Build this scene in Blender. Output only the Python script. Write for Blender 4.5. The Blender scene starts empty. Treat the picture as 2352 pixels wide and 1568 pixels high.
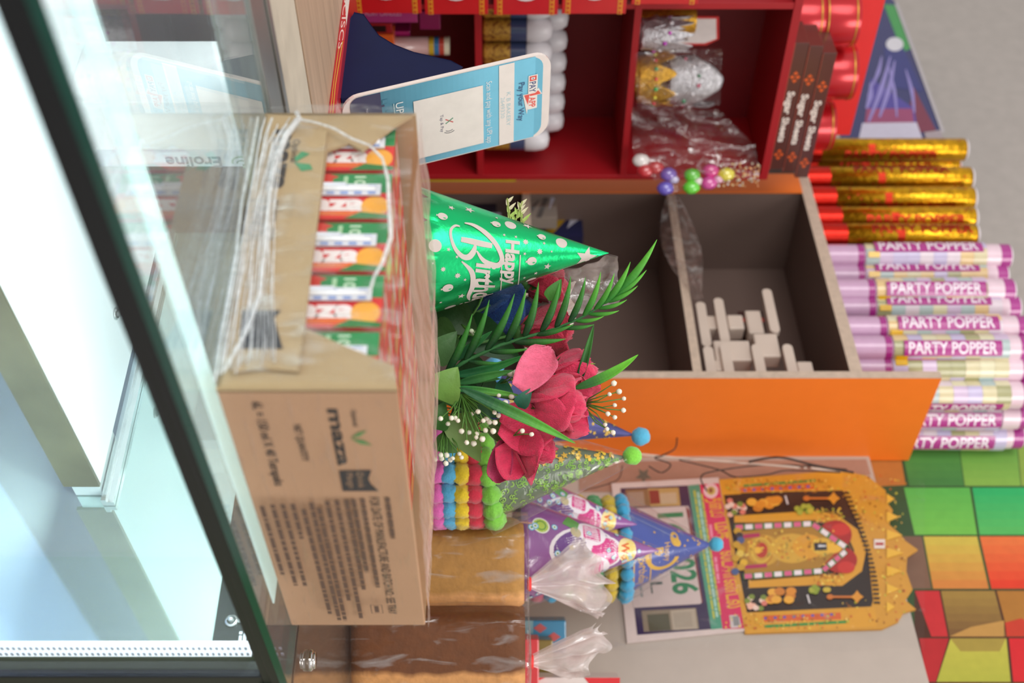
import bpy, bmesh, math, random
from mathutils import Vector, Matrix, noise, geometry
random.seed(7)
S = bpy.context.scene
COL = S.collection
R = math.radians
# ---------------------------------------------------------------- camera, sky, lights, exposure
CZ = 1.25                      # eye height; the photograph was taken with the camera turned on its side
F, U0, HOR = 2756.0, 784.0, 1150.0
cam = bpy.data.cameras.new('camera'); camo = bpy.data.objects.new('camera', cam); COL.objects.link(camo)
camo.matrix_world = Matrix(((0, -1, 0, 0), (0, 0, -1, 0), (1, 0, 0, CZ), (0, 0, 0, 1)))
cam.sensor_fit = 'HORIZONTAL'; cam.sensor_width = 36; cam.lens = F * 36 / 2352
cam.shift_x = 26 / 2352; cam.clip_start = .01
cam.dof.use_dof = True; cam.dof.focus_distance = 1.36; cam.dof.aperture_fstop = 4.2
S.camera = camo
W = bpy.data.worlds.new('daylight'); S.world = W; W.use_nodes = True
wn = W.node_tree.nodes; wl = W.node_tree.links
bg = wn['Background']; bg.inputs[1].default_value = .62
_tc = wn.new('ShaderNodeTexCoord'); _sp = wn.new('ShaderNodeSeparateXYZ'); _cr = wn.new('ShaderNodeValToRGB')
wl.new(_tc.outputs['Generated'], _sp.inputs[0]); wl.new(_sp.outputs['Y'], _cr.inputs[0]); wl.new(_cr.outputs[0], bg.inputs[0])
_cr.color_ramp.elements[0].position = 0.0; _cr.color_ramp.elements[0].color = (1.0, .99, .97, 1)
_cr.color_ramp.elements[1].position = .6; _cr.color_ramp.elements[1].color = (.62, .58, .56, 1)
def area(name, loc, target, size, power, color=(1, 1, 1), sy=None):
    l = bpy.data.lights.new(name, 'AREA'); l.size = size
    if sy: l.shape = 'RECTANGLE'; l.size_y = sy
    l.use_shadow = True; l.energy = power; l.color = color
    o = bpy.data.objects.new(name, l); COL.objects.link(o); o.location = loc
    o.rotation_euler = (Vector(target) - Vector(loc)).to_track_quat('-Z', 'Y').to_euler()
area('street_daylight', (-1.6, -1.6, 2.6), (0, 1.6, 1.2), 2.2, 62, (1, .985, .96))
area('overhead_light', (.9, .5, 3.1), (0, 1.7, 1.2), .9, 17, (1, .97, .93))  # warm area light above the counter, on the right
S.view_settings.view_transform = 'Standard'; S.view_settings.look = 'None'
S.view_settings.exposure = 0.16; S.view_settings.gamma = 1; S.view_settings.use_curve_mapping = False
S.cycles.max_bounces = 10; S.cycles.transparent_max_bounces = 32; S.cycles.sample_clamp_indirect = 6
S.cycles.use_denoising = True
# ---------------------------------------------------------------- helpers
def ray(X, Y): return Vector(((Y - U0) / F, 1, (X - HOR) / F))
CAM = Vector((0, 0, CZ))
def P(X, Y, d): return CAM + ray(X, Y) * d
def on_plane(X, Y, O, N):
    r = ray(X, Y); return CAM + r * ((O - CAM).dot(N) / r.dot(N))
def on_z(X, Y, z): return on_plane(X, Y, Vector((0, 0, z)), Vector((0, 0, 1)))
def lin(h):
    if isinstance(h, tuple): return h
    c = [int(h[i:i + 2], 16) / 255 for i in (0, 2, 4)]
    return tuple(x / 12.92 if x <= .04045 else ((x + .055) / 1.055) ** 2.4 for x in c)
def c4(h): return (*lin(h), 1)
_m = {}
def new_mat(name):
    m = bpy.data.materials.new(name); m.use_nodes = True
    return m, m.node_tree.nodes, m.node_tree.links, m.node_tree.nodes['Principled BSDF']
def mat(name, col, rough=.5, metal=0, spec=.5, noise_amt=.06, nscale=30, bump=0, bscale=200, emit=0, stretch=None, attr=False, col2=None, sheen=0, coat=0):
    if name in _m: return _m[name]
    m, n, l, b = new_mat(name)
    b.inputs['Roughness'].default_value = rough; b.inputs['Metallic'].default_value = metal
    b.inputs['Specular IOR Level'].default_value = spec
    if coat: b.inputs['Coat Weight'].default_value = coat; b.inputs['Coat Roughness'].default_value = .12
    if sheen: b.inputs['Sheen Weight'].default_value = sheen
    tc = n.new('ShaderNodeTexCoord'); mp = n.new('ShaderNodeMapping'); l.new(tc.outputs['Object'], mp.inputs[0])
    if stretch: mp.inputs['Scale'].default_value = stretch
    nz = n.new('ShaderNodeTexNoise'); nz.inputs['Scale'].default_value = nscale; nz.inputs['Detail'].default_value = 4
    l.new(mp.outputs[0], nz.inputs[0])
    mr = n.new('ShaderNodeMapRange'); mr.inputs['To Min'].default_value = 1 - noise_amt * 2; mr.inputs['To Max'].default_value = 1 + noise_amt * 2
    l.new(nz.outputs[0], mr.inputs[0])
    vm = n.new('ShaderNodeVectorMath'); vm.operation = 'SCALE'; l.new(mr.outputs[0], vm.inputs['Scale'])
    if attr:
        a = n.new('ShaderNodeAttribute'); a.attribute_name = 'Col'; l.new(a.outputs['Color'], vm.inputs[0])
    elif col2:
        mx = n.new('ShaderNodeMix'); mx.data_type = 'RGBA'; mx.inputs[6].default_value = c4(col); mx.inputs[7].default_value = c4(col2)
        cr = n.new('ShaderNodeValToRGB'); cr.color_ramp.elements[0].position = .42; cr.color_ramp.elements[1].position = .62
        l.new(nz.outputs[0], cr.inputs[0]); l.new(cr.outputs[0], mx.inputs[0]); l.new(mx.outputs[2], vm.inputs[0])
    else: vm.inputs[0].default_value = lin(col)
    l.new(vm.outputs[0], b.inputs['Base Color'])
    if bump:
        nb = n.new('ShaderNodeTexNoise'); nb.inputs['Scale'].default_value = bscale; nb.inputs['Detail'].default_value = 5
        l.new(mp.outputs[0], nb.inputs[0])
        bp = n.new('ShaderNodeBump'); bp.inputs['Strength'].default_value = bump; bp.inputs['Distance'].default_value = .002
        l.new(nb.outputs[0], bp.inputs['Height']); l.new(bp.outputs[0], b.inputs['Normal'])
    if emit:
        b.inputs['Emission Color'].default_value = c4(col); b.inputs['Emission Strength'].default_value = emit
    _m[name] = m; return m
def film(name, base=.06, streak=.35, scale=(1, 1, 1), nscale=30, tint='f2eeec', edge=.6, lo=.5, hi=.72, gloss=.6, bump=.6, rough=.12):
    if name in _m: return _m[name]
    m, n, l, b = new_mat(name); n.remove(b); out = n['Material Output']
    tc = n.new('ShaderNodeTexCoord'); mp = n.new('ShaderNodeMapping'); mp.inputs['Scale'].default_value = scale
    l.new(tc.outputs['Object'], mp.inputs[0])
    nz = n.new('ShaderNodeTexNoise'); nz.inputs['Scale'].default_value = nscale; nz.inputs['Detail'].default_value = 3; nz.inputs['Distortion'].default_value = .6
    l.new(mp.outputs[0], nz.inputs[0])
    mr = n.new('ShaderNodeMapRange'); mr.inputs['From Min'].default_value = lo; mr.inputs['From Max'].default_value = hi
    mr.inputs['To Min'].default_value = base; mr.inputs['To Max'].default_value = base + streak
    l.new(nz.outputs[0], mr.inputs[0])
    lw = n.new('ShaderNodeLayerWeight'); lw.inputs[0].default_value = .5
    pw = n.new('ShaderNodeMath'); pw.operation = 'POWER'; pw.inputs[1].default_value = 4; l.new(lw.outputs['Facing'], pw.inputs[0])
    ml = n.new('ShaderNodeMath'); ml.operation = 'MULTIPLY'; ml.inputs[1].default_value = edge; l.new(pw.outputs[0], ml.inputs[0])
    ad = n.new('ShaderNodeMath'); ad.operation = 'ADD'; ad.use_clamp = True; l.new(ml.outputs[0], ad.inputs[0]); l.new(mr.outputs[0], ad.inputs[1])
    tr = n.new('ShaderNodeBsdfTransparent'); tr.inputs[0].default_value = (.98, .98, .98, 1)
    df = n.new('ShaderNodeBsdfDiffuse'); df.inputs[0].default_value = c4(tint)
    tl = n.new('ShaderNodeBsdfTranslucent'); tl.inputs[0].default_value = c4(tint)
    gl = n.new('ShaderNodeBsdfGlossy'); gl.inputs['Roughness'].default_value = rough
    bp = n.new('ShaderNodeBump'); bp.inputs['Strength'].default_value = bump; bp.inputs['Distance'].default_value = .004
    l.new(nz.outputs[0], bp.inputs['Height']); l.new(bp.outputs[0], gl.inputs['Normal'])
    m0 = n.new('ShaderNodeMixShader'); m0.inputs[0].default_value = .4; l.new(df.outputs[0], m0.inputs[1]); l.new(tl.outputs[0], m0.inputs[2])
    m1 = n.new('ShaderNodeMixShader'); m1.inputs[0].default_value = gloss; l.new(m0.outputs[0], m1.inputs[1]); l.new(gl.outputs[0], m1.inputs[2])
    m2 = n.new('ShaderNodeMixShader'); l.new(ad.outputs[0], m2.inputs[0]); l.new(tr.outputs[0], m2.inputs[1]); l.new(m1.outputs[0], m2.inputs[2])
    l.new(m2.outputs[0], out.inputs[0]); _m[name] = m; return m
def thin_glass(name, tint=(.95, .98, .97), k=1.0, rough=0, dust=.02):
    if name in _m: return _m[name]
    m, n, l, b = new_mat(name); n.remove(b); out = n['Material Output']
    lw = n.new('ShaderNodeLayerWeight'); lw.inputs[0].default_value = .5
    pw = n.new('ShaderNodeMath'); pw.operation = 'POWER'; pw.inputs[1].default_value = 5; l.new(lw.outputs['Facing'], pw.inputs[0])
    ma = n.new('ShaderNodeMath'); ma.operation = 'MULTIPLY_ADD'; ma.inputs[1].default_value = .96 * k; ma.inputs[2].default_value = .04 * k
    ma.use_clamp = True; l.new(pw.outputs[0], ma.inputs[0])
    tr = n.new('ShaderNodeBsdfTransparent'); tr.inputs[0].default_value = (*tint, 1)
    gl = n.new('ShaderNodeBsdfGlossy'); gl.inputs['Roughness'].default_value = rough
    df = n.new('ShaderNodeBsdfDiffuse'); df.inputs[0].default_value = (.8, .82, .82, 1)
    m0 = n.new('ShaderNodeMixShader'); m0.inputs[0].default_value = dust; l.new(tr.outputs[0], m0.inputs[1]); l.new(df.outputs[0], m0.inputs[2])
    mx = n.new('ShaderNodeMixShader'); l.new(ma.outputs[0], mx.inputs[0]); l.new(m0.outputs[0], mx.inputs[1]); l.new(gl.outputs[0], mx.inputs[2])
    l.new(mx.outputs[0], out.inputs[0]); _m[name] = m; return m
def emis(name, col, s):
    if name in _m: return _m[name]
    m, n, l, b = new_mat(name); b.inputs['Base Color'].default_value = c4(col)
    b.inputs['Emission Color'].default_value = c4(col); b.inputs['Emission Strength'].default_value = s
    _m[name] = m; return m
ART = mat('printed_paper', None, .45, attr=True, noise_amt=.04, nscale=60)
ARTG = mat('printed_gloss', None, .22, attr=True, noise_amt=.04, nscale=60, coat=.4)
ARTM = mat('printed_matte', None, .8, attr=True, noise_amt=.05, nscale=60)
FOILA = mat('printed_foil', None, .3, metal=.85, attr=True, noise_amt=.12, nscale=90, bump=.25, bscale=300)
def rootm(o):
    M = Matrix.Identity(4)
    while o: M = o.matrix_basis @ M; o = o.parent
    return M
def tri2d(pts):
    return geometry.tessellate_polygon([[Vector((p[0], p[1], 0)) for p in pts]])
class MB:
    def __init__(s): s.V = []; s.F = []; s.C = []; s.S = []; s.M = []
    def add(s, V, F_, col='ffffff', T=None, smooth=False, mi=0):
        k = len(s.V)
        for v in V:
            v = Vector(v); s.V.append(T @ v if T is not None else v)
        for f in F_:
            s.F.append([i + k for i in f]); s.C.append(lin(col) if col else (1, 1, 1)); s.S.append(smooth); s.M.append(mi)
        return s
    def box(s, a, b, col='ffffff', T=None, mi=0):
        x0, y0, z0 = a; x1, y1, z1 = b
        V = [(x0, y0, z0), (x1, y0, z0), (x1, y1, z0), (x0, y1, z0), (x0, y0, z1), (x1, y0, z1), (x1, y1, z1), (x0, y1, z1)]
        return s.add(V, [(0, 3, 2, 1), (4, 5, 6, 7), (0, 1, 5, 4), (1, 2, 6, 5), (2, 3, 7, 6), (3, 0, 4, 7)], col, T, mi=mi)
    def prism(s, poly, fn, h0, h1, col='ffffff', T=None, mi=0):   # poly 2D, fn(x,y,h)->3D
        n = len(poly); V = [fn(x, y, h0) for x, y in poly] + [fn(x, y, h1) for x, y in poly]
        t = tri2d(poly); Fc = [tuple(q) for q in t] + [tuple(i + n for i in q) for q in t] + [(i, (i + 1) % n, n + (i + 1) % n, n + i) for i in range(n)]
        return s.add(V, Fc, col, T, mi=mi)
    def lathe(s, prof, seg=32, col='ffffff', T=None, smooth=True, rf=None, cols=None, mi=0):
        V = []
        for j, (r, z) in enumerate(prof):
            for i in range(seg):
                a = 2 * math.pi * i / seg; q = r * (rf(a, j) if rf else 1)
                V.append((q * math.cos(a), q * math.sin(a), z))
        for j in range(len(prof) - 1):
            Fc = [(j * seg + i, j * seg + (i + 1) % seg, (j + 1) * seg + (i + 1) % seg, (j + 1) * seg + i) for i in range(seg)]
            if j == 0: k = len(s.V); s.add(V, [], col, T)
            for f in Fc:
                s.F.append([i + k for i in f]); s.C.append(lin(cols[j] if cols else col)); s.S.append(smooth); s.M.append(mi)
        return s
    def sphere(s, c, r, col='ffffff', seg=12, rings=8, sc=(1, 1, 1), smooth=True, wob=0, mi=0, T=None):
        c = Vector(c); V = []; Fc = []
        for j in range(rings + 1):
            th = math.pi * j / rings
            for i in range(seg):
                a = 2 * math.pi * i / seg; d = Vector((math.sin(th) * math.cos(a), math.sin(th) * math.sin(a), math.cos(th)))
                q = r * (1 + wob * noise.noise(d * 2.5 + c * 60)) if wob else r
                V.append(c + Vector((d.x * sc[0], d.y * sc[1], d.z * sc[2])) * q)
        for j in range(rings):
            for i in range(seg): Fc.append((j * seg + i, (j + 1) * seg + i, (j + 1) * seg + (i + 1) % seg, j * seg + (i + 1) % seg))
        return s.add(V, Fc, col, T, smooth, mi)
    def tube(s, pts, r, col='ffffff', seg=8, smooth=True, caps=True, mi=0, flat=1):
        pts = [Vector(p) for p in pts]; V = []; Fc = []; n = len(pts)
        up = Vector((0, 0, 1))
        for i, p in enumerate(pts):
            t = (pts[min(i + 1, n - 1)] - pts[max(i - 1, 0)]).normalized()
            a = t.cross(up)
            if a.length < .1: a = t.cross(Vector((1, 0, 0)))
            a.normalize(); b = t.cross(a); rr = r[i] if isinstance(r, (list, tuple)) else r
            for k in range(seg):
                an = 2 * math.pi * k / seg; V.append(p + a * math.cos(an) * rr + b * math.sin(an) * rr * flat)
        for i in range(n - 1):
            for k in range(seg): Fc.append((i * seg + k, i * seg + (k + 1) % seg, (i + 1) * seg + (k + 1) % seg, (i + 1) * seg + k))
        if caps: Fc += [tuple(range(seg))[::-1], tuple((n - 1) * seg + k for k in range(seg))]
        return s.add(V, Fc, col, None, smooth, mi)
    def grid(s, fn, nu, nv, col='ffffff', smooth=True, colfn=None, mi=0, T=None):
        V = [fn(i / nu, j / nv) for j in range(nv + 1) for i in range(nu + 1)]
        if colfn:
            k = len(s.V); s.add(V, [], col, T)
            for j in range(nv):
                for i in range(nu):
                    a = j * (nu + 1) + i
                    s.F.append([a + k, a + 1 + k, a + nu + 2 + k, a + nu + 1 + k]); s.C.append(lin(colfn((i + .5) / nu, (j + .5) / nv))); s.S.append(smooth); s.M.append(mi)
            return s
        return s.add(V, [(j * (nu + 1) + i, j * (nu + 1) + i + 1, (j + 1) * (nu + 1) + i + 1, (j + 1) * (nu + 1) + i) for j in range(nv) for i in range(nu)], col, T, smooth, mi)
    def build(s, name, mats, parent=None, world=False, bevel=0, center=False, solid=0):
        if not isinstance(mats, (list, tuple)): mats = [mats]
        V = s.V; org = Vector((0, 0, 0))
        if parent is not None and world:
            inv = rootm(parent).inverted(); V = [inv @ v for v in V]
        if parent is None:
            xs = [v.x for v in V]; ys = [v.y for v in V]; zs = [v.z for v in V]
            org = Vector(((min(xs) + max(xs)) / 2, (min(ys) + max(ys)) / 2, min(zs))); V = [v - org for v in V]
        me = bpy.data.meshes.new(name); me.from_pydata([tuple(v) for v in V], [], s.F)
        for m in mats: me.materials.append(m)
        me.polygons.foreach_set('use_smooth', s.S); me.polygons.foreach_set('material_index', s.M)
        ca = me.color_attributes.new('Col', 'FLOAT_COLOR', 'CORNER'); d = []
        for p, c in zip(me.polygons, s.C): d += [c[0], c[1], c[2], 1.0] * p.loop_total
        ca.data.foreach_set('color', d); me.update()
        o = bpy.data.objects.new(name, me); COL.objects.link(o)
        if parent is not None: o.parent = parent
        else: o.location = org
        if solid:
            q = o.modifiers.new('thickness', 'SOLIDIFY'); q.thickness = solid; q.offset = 0
        if bevel:
            q = o.modifiers.new('bevel', 'BEVEL'); q.width = bevel; q.segments = 2; q.limit_method = 'ANGLE'
        return o
def tag(o, label, cat, group=None):
    o['label'] = label; o['category'] = cat
    if group: o['group'] = group
    return o
def thing(name, label, cat, loc=(0, 0, 0), rz=0, group=None):
    o = bpy.data.objects.new(name, None); COL.objects.link(o); o.location = loc; o.rotation_euler = (0, 0, rz)
    o.empty_display_size = .02; o.matrix_basis = Matrix.Translation(loc) @ Matrix.Rotation(rz, 4, 'Z')
    return tag(o, label, cat, group)
def struct(o): o['kind'] = 'structure'; return o
def plab(o, l): o['label'] = l; return o
def kids(o): return [c for c in bpy.data.objects if c.parent == o]
def dup(root, M, label, group=None, keep=None):
    r = root.copy(); COL.objects.link(r); r.matrix_basis = M; r['label'] = label
    if group: r['group'] = group
    for ch in kids(root):
        if keep and ch.name.split('.')[0] not in keep: continue
        c = ch.copy(); COL.objects.link(c); c.parent = r
        for g in kids(ch):
            d = g.copy(); COL.objects.link(d); d.parent = c
    return r
# 2D artwork laid on a surface
_gc = {}
def glyph(s, bold=0):
    k = (s, bold)
    if k in _gc: return _gc[k]
    cu = bpy.data.curves.new('t', 'FONT'); cu.body = s; cu.resolution_u = 3; cu.offset = bold
    ob = bpy.data.objects.new('t', cu); me = ob.to_mesh()
    V = [(v.co.x, v.co.y) for v in me.vertices]; Fc = [tuple(p.vertices) for p in me.polygons]
    ob.to_mesh_clear(); bpy.data.objects.remove(ob); bpy.data.curves.remove(cu)
    _gc[k] = (V, Fc); return _gc[k]
def subd(V, Fc, maxe):
    bm = bmesh.new(); vs = [bm.verts.new((x, y, 0)) for x, y in V]
    for f in Fc:
        try: bm.faces.new([vs[i] for i in f])
        except ValueError: pass
    bmesh.ops.triangulate(bm, faces=bm.faces[:])
    for _ in range(7):
        lo = [e for e in bm.edges if e.calc_length() > maxe]
        if not lo: break
        bmesh.ops.subdivide_edges(bm, edges=lo, cuts=1); bmesh.ops.triangulate(bm, faces=bm.faces[:])
    bm.verts.index_update(); r = [(v.co.x, v.co.y) for v in bm.verts], [[v.index for v in f.verts] for f in bm.faces]; bm.free(); return r
def mixc(a, b, t):
    a, b = lin(a), lin(b); t = max(0, min(1, t)); return tuple(x * (1 - t) + y * t for x, y in zip(a, b))
class Art:
    def __init__(s): s.I = []
    def raw(s, V, Fc, col): s.I.append((V, Fc, col)); return s
    def poly(s, pts, col): return s.raw(list(pts), [tuple(t) for t in tri2d(pts)], col)
    def rect(s, x0, y0, x1, y1, col): return s.poly([(x0, y0), (x1, y0), (x1, y1), (x0, y1)], col)
    def ell(s, x, y, rx, ry, col, n=20, rot=0):
        cr, sr = math.cos(rot), math.sin(rot); pts = []
        for i in range(n):
            a = 2 * math.pi * i / n; px, py = rx * math.cos(a), ry * math.sin(a); pts.append((x + px * cr - py * sr, y + px * sr + py * cr))
        return s.raw(pts, [tuple(range(n))], col)
    def star(s, x, y, r, col, n=5, k=.45, rot=0, sx=1, sy=1):
        pts = [(x + sx * r * (k if i % 2 else 1) * math.sin(math.pi * i / n + rot), y + sy * r * (k if i % 2 else 1) * math.cos(math.pi * i / n + rot)) for i in range(2 * n)]
        return s.raw(pts + [(x, y)], [(i, (i + 1) % (2 * n), 2 * n) for i in range(2 * n)], col)
    def line(s, pts, w, col):
        V = []; n = len(pts)
        for i, p in enumerate(pts):
            a = pts[max(i - 1, 0)]; b = pts[min(i + 1, n - 1)]; dx, dy = b[0] - a[0], b[1] - a[1]; L = math.hypot(dx, dy) or 1
            ww = (w[i] if isinstance(w, (list, tuple)) else w) / 2; V += [(p[0] - dy / L * ww, p[1] + dx / L * ww), (p[0] + dy / L * ww, p[1] - dx / L * ww)]
        return s.raw(V, [(2 * i, 2 * i + 1, 2 * i + 3, 2 * i + 2) for i in range(n - 1)], col)
    def curve(s, pts, w, col, k=6):
        q = []; ww = []; n = len(pts)
        for i in range(n - 1):
            p0, p1, p2, p3 = pts[max(i - 1, 0)], pts[i], pts[i + 1], pts[min(i + 2, n - 1)]
            for j in range(k):
                t = j / k
                q.append(tuple(.5 * (2 * p1[a] + (p2[a] - p0[a]) * t + (2 * p0[a] - 5 * p1[a] + 4 * p2[a] - p3[a]) * t * t + (3 * p1[a] - p0[a] - 3 * p2[a] + p3[a]) * t ** 3) for a in (0, 1)))
                ww.append(w[i] * (1 - t) + w[i + 1] * t)
        q.append(pts[-1]); ww.append(w[-1]); return s.line(q, ww, col)
    def ring(s, x, y, rx, ry, w, col, n=28, a0=0, a1=2 * math.pi, rot=0):
        cr, sr = math.cos(rot), math.sin(rot)
        q = [(rx * math.cos(a0 + (a1 - a0) * i / n), ry * math.sin(a0 + (a1 - a0) * i / n)) for i in range(n + 1)]
        return s.line([(x + a * cr - b * sr, y + a * sr + b * cr) for a, b in q], w, col)
    def text(s, t, p, size, col, d=(1, 0), u=(0, 1), width=None, bold=0, center=False):
        V, Fc = glyph(t, bold)
        if not V: return s
        x0 = min(v[0] for v in V); x1 = max(v[0] for v in V); sx = size * 1.38
        kx = (width / (x1 - x0)) if width else sx
        V2 = []
        for x, y in V:
            a = (x - x0 - (x1 - x0) / 2 * (1 if center else 0)) * kx; b = y * sx
            V2.append((p[0] + d[0] * a + u[0] * b, p[1] + d[1] * a + u[1] * b))
        return s.raw(V2, Fc, col)
    def words(s, p, L, h, col, d=(1, 0), u=(0, 1), seed=0):   # print too small to read: rows of word shapes
        rr = random.Random(seed); x = 0
        while x < L:
            w = min(h * rr.uniform(1.2, 5), L - x)
            q = [(x, 0), (x + w, 0), (x + w, h), (x, h)]
            s.poly([(p[0] + d[0] * a + u[0] * b, p[1] + d[1] * a + u[1] * b) for a, b in q], col); x += w + h * .45
        return s
    def into(s, mb, fn, maxe=None, eps=4e-5, h0=2e-4, mi=0, smooth=False):
        for k, (V, Fc, col) in enumerate(s.I):
            if maxe:
                bm = bmesh.new(); vs = [bm.verts.new((x, y, 0)) for x, y in V]
                for f in Fc:
                    try: bm.faces.new([vs[i] for i in f])
                    except ValueError: pass
                bmesh.ops.triangulate(bm, faces=bm.faces[:])
                for _ in range(7):
                    lo = [e for e in bm.edges if e.calc_length() > maxe]
                    if not lo: break
                    bmesh.ops.subdivide_edges(bm, edges=lo, cuts=1); bmesh.ops.triangulate(bm, faces=bm.faces[:])
                bm.verts.index_update(); V = [(v.co.x, v.co.y) for v in bm.verts]; Fc = [[v.index for v in f.verts] for f in bm.faces]; bm.free()
            mb.add([fn(x, y, h0 + eps * k) for x, y in V], Fc, col, None, smooth, mi)
        return mb
    def build(s, name, mat_, fn, parent, world=False, **kw):
        mb = MB(); s.into(mb, fn, **kw); return mb.build(name, mat_, parent, world)
def pm(O, ex, ey, n):
    O, ex, ey, n = Vector(O), Vector(ex), Vector(ey), Vector(n)
    return lambda x, y, h=0: O + ex * x + ey * y + n * h
def pxm(O, N):      # artwork whose outline is given where the photograph shows it, laid on a real plane
    N = N if N.dot(CAM - O) > 0 else -N
    return lambda X, Y, h=0: on_plane(X, Y, O, N) + N * h
def rrect(x0, y0, x1, y1, r, n=6):
    pts = []
    for cx, cy, a in ((x1 - r, y1 - r, 0), (x0 + r, y1 - r, 90), (x0 + r, y0 + r, 180), (x1 - r, y0 + r, 270)):
        pts += [(cx + r * math.cos(R(a + 90 * i / n)), cy + r * math.sin(R(a + 90 * i / n))) for i in range(n + 1)]
    return pts
A1, A2 = R(52.05), math.atan2(.729, .685)
D1, D2 = Vector((math.cos(A1), math.sin(A1), 0)), Vector((-math.sin(A1), math.cos(A1), 0))
E1, E2 = Vector((math.cos(A2), math.sin(A2), 0)), Vector((-math.sin(A2), math.cos(A2), 0))
ZG = CZ - .197
def an(a, n, z=ZG): return Vector((0, 0, z)) + D1 * a + D2 * n
Z3 = Vector((0, 0, 1))
# ---------------------------------------------------------------- room
b = MB(); b.box((-4, -1.2, -.04), (4, 4.2, 0), '8f8780'); struct(b.build('floor', mat('floor_tile', '8f8780', .4)))
C0 = Vector((.064, 2.1, 0))                       # front right corner of the orange cabinet
WO = C0 + E1 * .235                               # a point of the back wall
wallgrey = mat('grey_paint', 'b3aaa4', .75, bump=.15, bscale=120)
b = MB(); T = Matrix.Translation(WO) @ Matrix.Rotation(A2, 4, 'Z')
b.box((.012, -2.2, 0), (.07, 2.4, 3.0), T=T); struct(b.build('wall_back', wallgrey))
# patterned wall sheet of coloured cubes
ws = thing('wall_sheet', 'wall covering printed with green, yellow, orange and red cubes above the calendar', 'wall covering', WO, A2)
b = MB(); b.box((.004, -1.3, .52), (.010, .03, 1.25 + .62), '6f8f45'); b.box((.004, -1.3, 0), (.010, -.0, .52), '6f8f45')
b.build('backing', ARTM, ws)
wallmap = pxm(WO + E1 * .004, E1)
a = Art()
def q(p, c): a.poly(p, c)
a.rect(1950, 1012, 2460, 1700, '35502c'); a.rect(2100, 1355, 2460, 1700, '4a2a1c')
q([(1960, 1045), (2068, 1045), (2080, 1114), (1960, 1120)], 'b8722f')
rows = [  # (u0,u1, [ (v0a,v0b,v1a,v1b,col) ])
 (1010, 1116, [(2066, 2088, 2200, 2215, '5a9440'), (2200, 2215, 2335, 2345, '66a043'), (2335, 2345, 2470, 2480, '8ba545')]),
 (1120, 1228, [(2075, 2100, 2228, 2245, '5bb04c'), (2232, 2249, 2375, 2390, '2ead62'), (2378, 2392, 2520, 2530, '36a860')]),
 (1232, 1352, [(1975, 2000, 2118, 2140, '7a5a48'), (2120, 2142, 2245, 2272, 'c9b24a'), (2249, 2276, 2385, 2410, 'e0713a'), (2388, 2412, 2520, 2540, 'd8452e')]),
 (1357, 1462, [(2100, 2138, 2158, 2178, 'c02c30'), (2160, 2180, 2285, 2312, '9a7a3a'), (2288, 2316, 2420, 2440, 'a8702e'), (2424, 2444, 2560, 2570, 'b04a2a')]),
 (1466, 1566, [(2110, 2128, 2180, 2150, 'b02428'), (2182, 2150, 2312, 2322, 'b9b145'), (2316, 2326, 2450, 2460, 'cc2228')]),
 (1570, 1680, [(2125, 2140, 2250, 2260, 'b84a2c'), (2254, 2264, 2380, 2390, 'c0a040'), (2384, 2394, 2500, 2520, 'c23028')])]
for (u0, u1, cs) in rows:
    for (p0, p1, p2, p3, c) in cs:
        cc = lin(c); n = 6
        for i in range(n):              # printed colour change across every cube
            k = .86 + .28 * (n - i) / n; ua = u0 + (u1 - u0) * i / n; ub = u0 + (u1 - u0) * (i + 1) / n
            f0, f1 = i / n, (i + 1) / n; hue = mixc(c, {'c9b24a': 'cc7038', 'e0713a': 'd8281c', '9a7a3a': '6e4a2c', 'b9b145': 'a8a83c', '5bb04c': '74bc4c', '2ead62': '5ab45a', 'd8452e': 'b81c1c', '5a9440': '3f7a3c', '66a043': '86b048', '36a860': '5ab45a'}.get(c, c), f0)
            q([(p0 + (p1 - p0) * f0 + 1, ua), (p2 + (p3 - p2) * f0 - 1, ua), (p2 + (p3 - p2) * f1 - 1, ub), (p0 + (p1 - p0) * f1 + 1, ub)], hue)
q([(2182, 1466), (2310, 1466), (2296, 1496), (2206, 1496)], 'a08a3c')
q([(2230, 1440), (2306, 1425), (2306, 1462), (2180, 1462)], 'b88a48'); q([(2308, 1430), (2345, 1420), (2420, 1462), (2312, 1462)], 'c03a26')
a.build('cube_print', ARTM, wallmap, ws, True, eps=3e-6, h0=6e-4)
# white cupboard door that carries the calendar
cd = thing('cupboard_door', 'plain off-white cupboard door behind the hanging calendar', 'cupboard door', WO, A2)
b = MB(); zt = .705
pts = [on_plane(X, Y, WO, E1) for X, Y in ((2000, 1062), (2114, 1568), (2150, 1720))]
b.box((-.012, -1.1, .3), (-.001, .002, CZ + .695)); b.build('door_panel', mat('offwhite_laminate', 'b9aca1', .45, noise_amt=.03), cd, bevel=.001)
# ---------------------------------------------------------------- tall orange cabinet
cab = thing('open_cabinet', 'tall open cabinet with an orange side panel and bare brown shelves', 'cabinet', C0, A2)
KT = CZ + .636
inner = mat('cabinet_laminate', '76625a', .5, noise_amt=.05, nscale=8); edge = mat('chipboard_edge', 'c9b3a0', .7, noise_amt=.12, nscale=80)
orange = mat('orange_laminate', 'f37a22', .42, noise_amt=.02); 
b = MB(); b.box((0, 0, 0), (.235, .014, CZ + .772)); pan = plab(b.build('side_panel', orange, cab), 'bright orange side panel')
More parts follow.
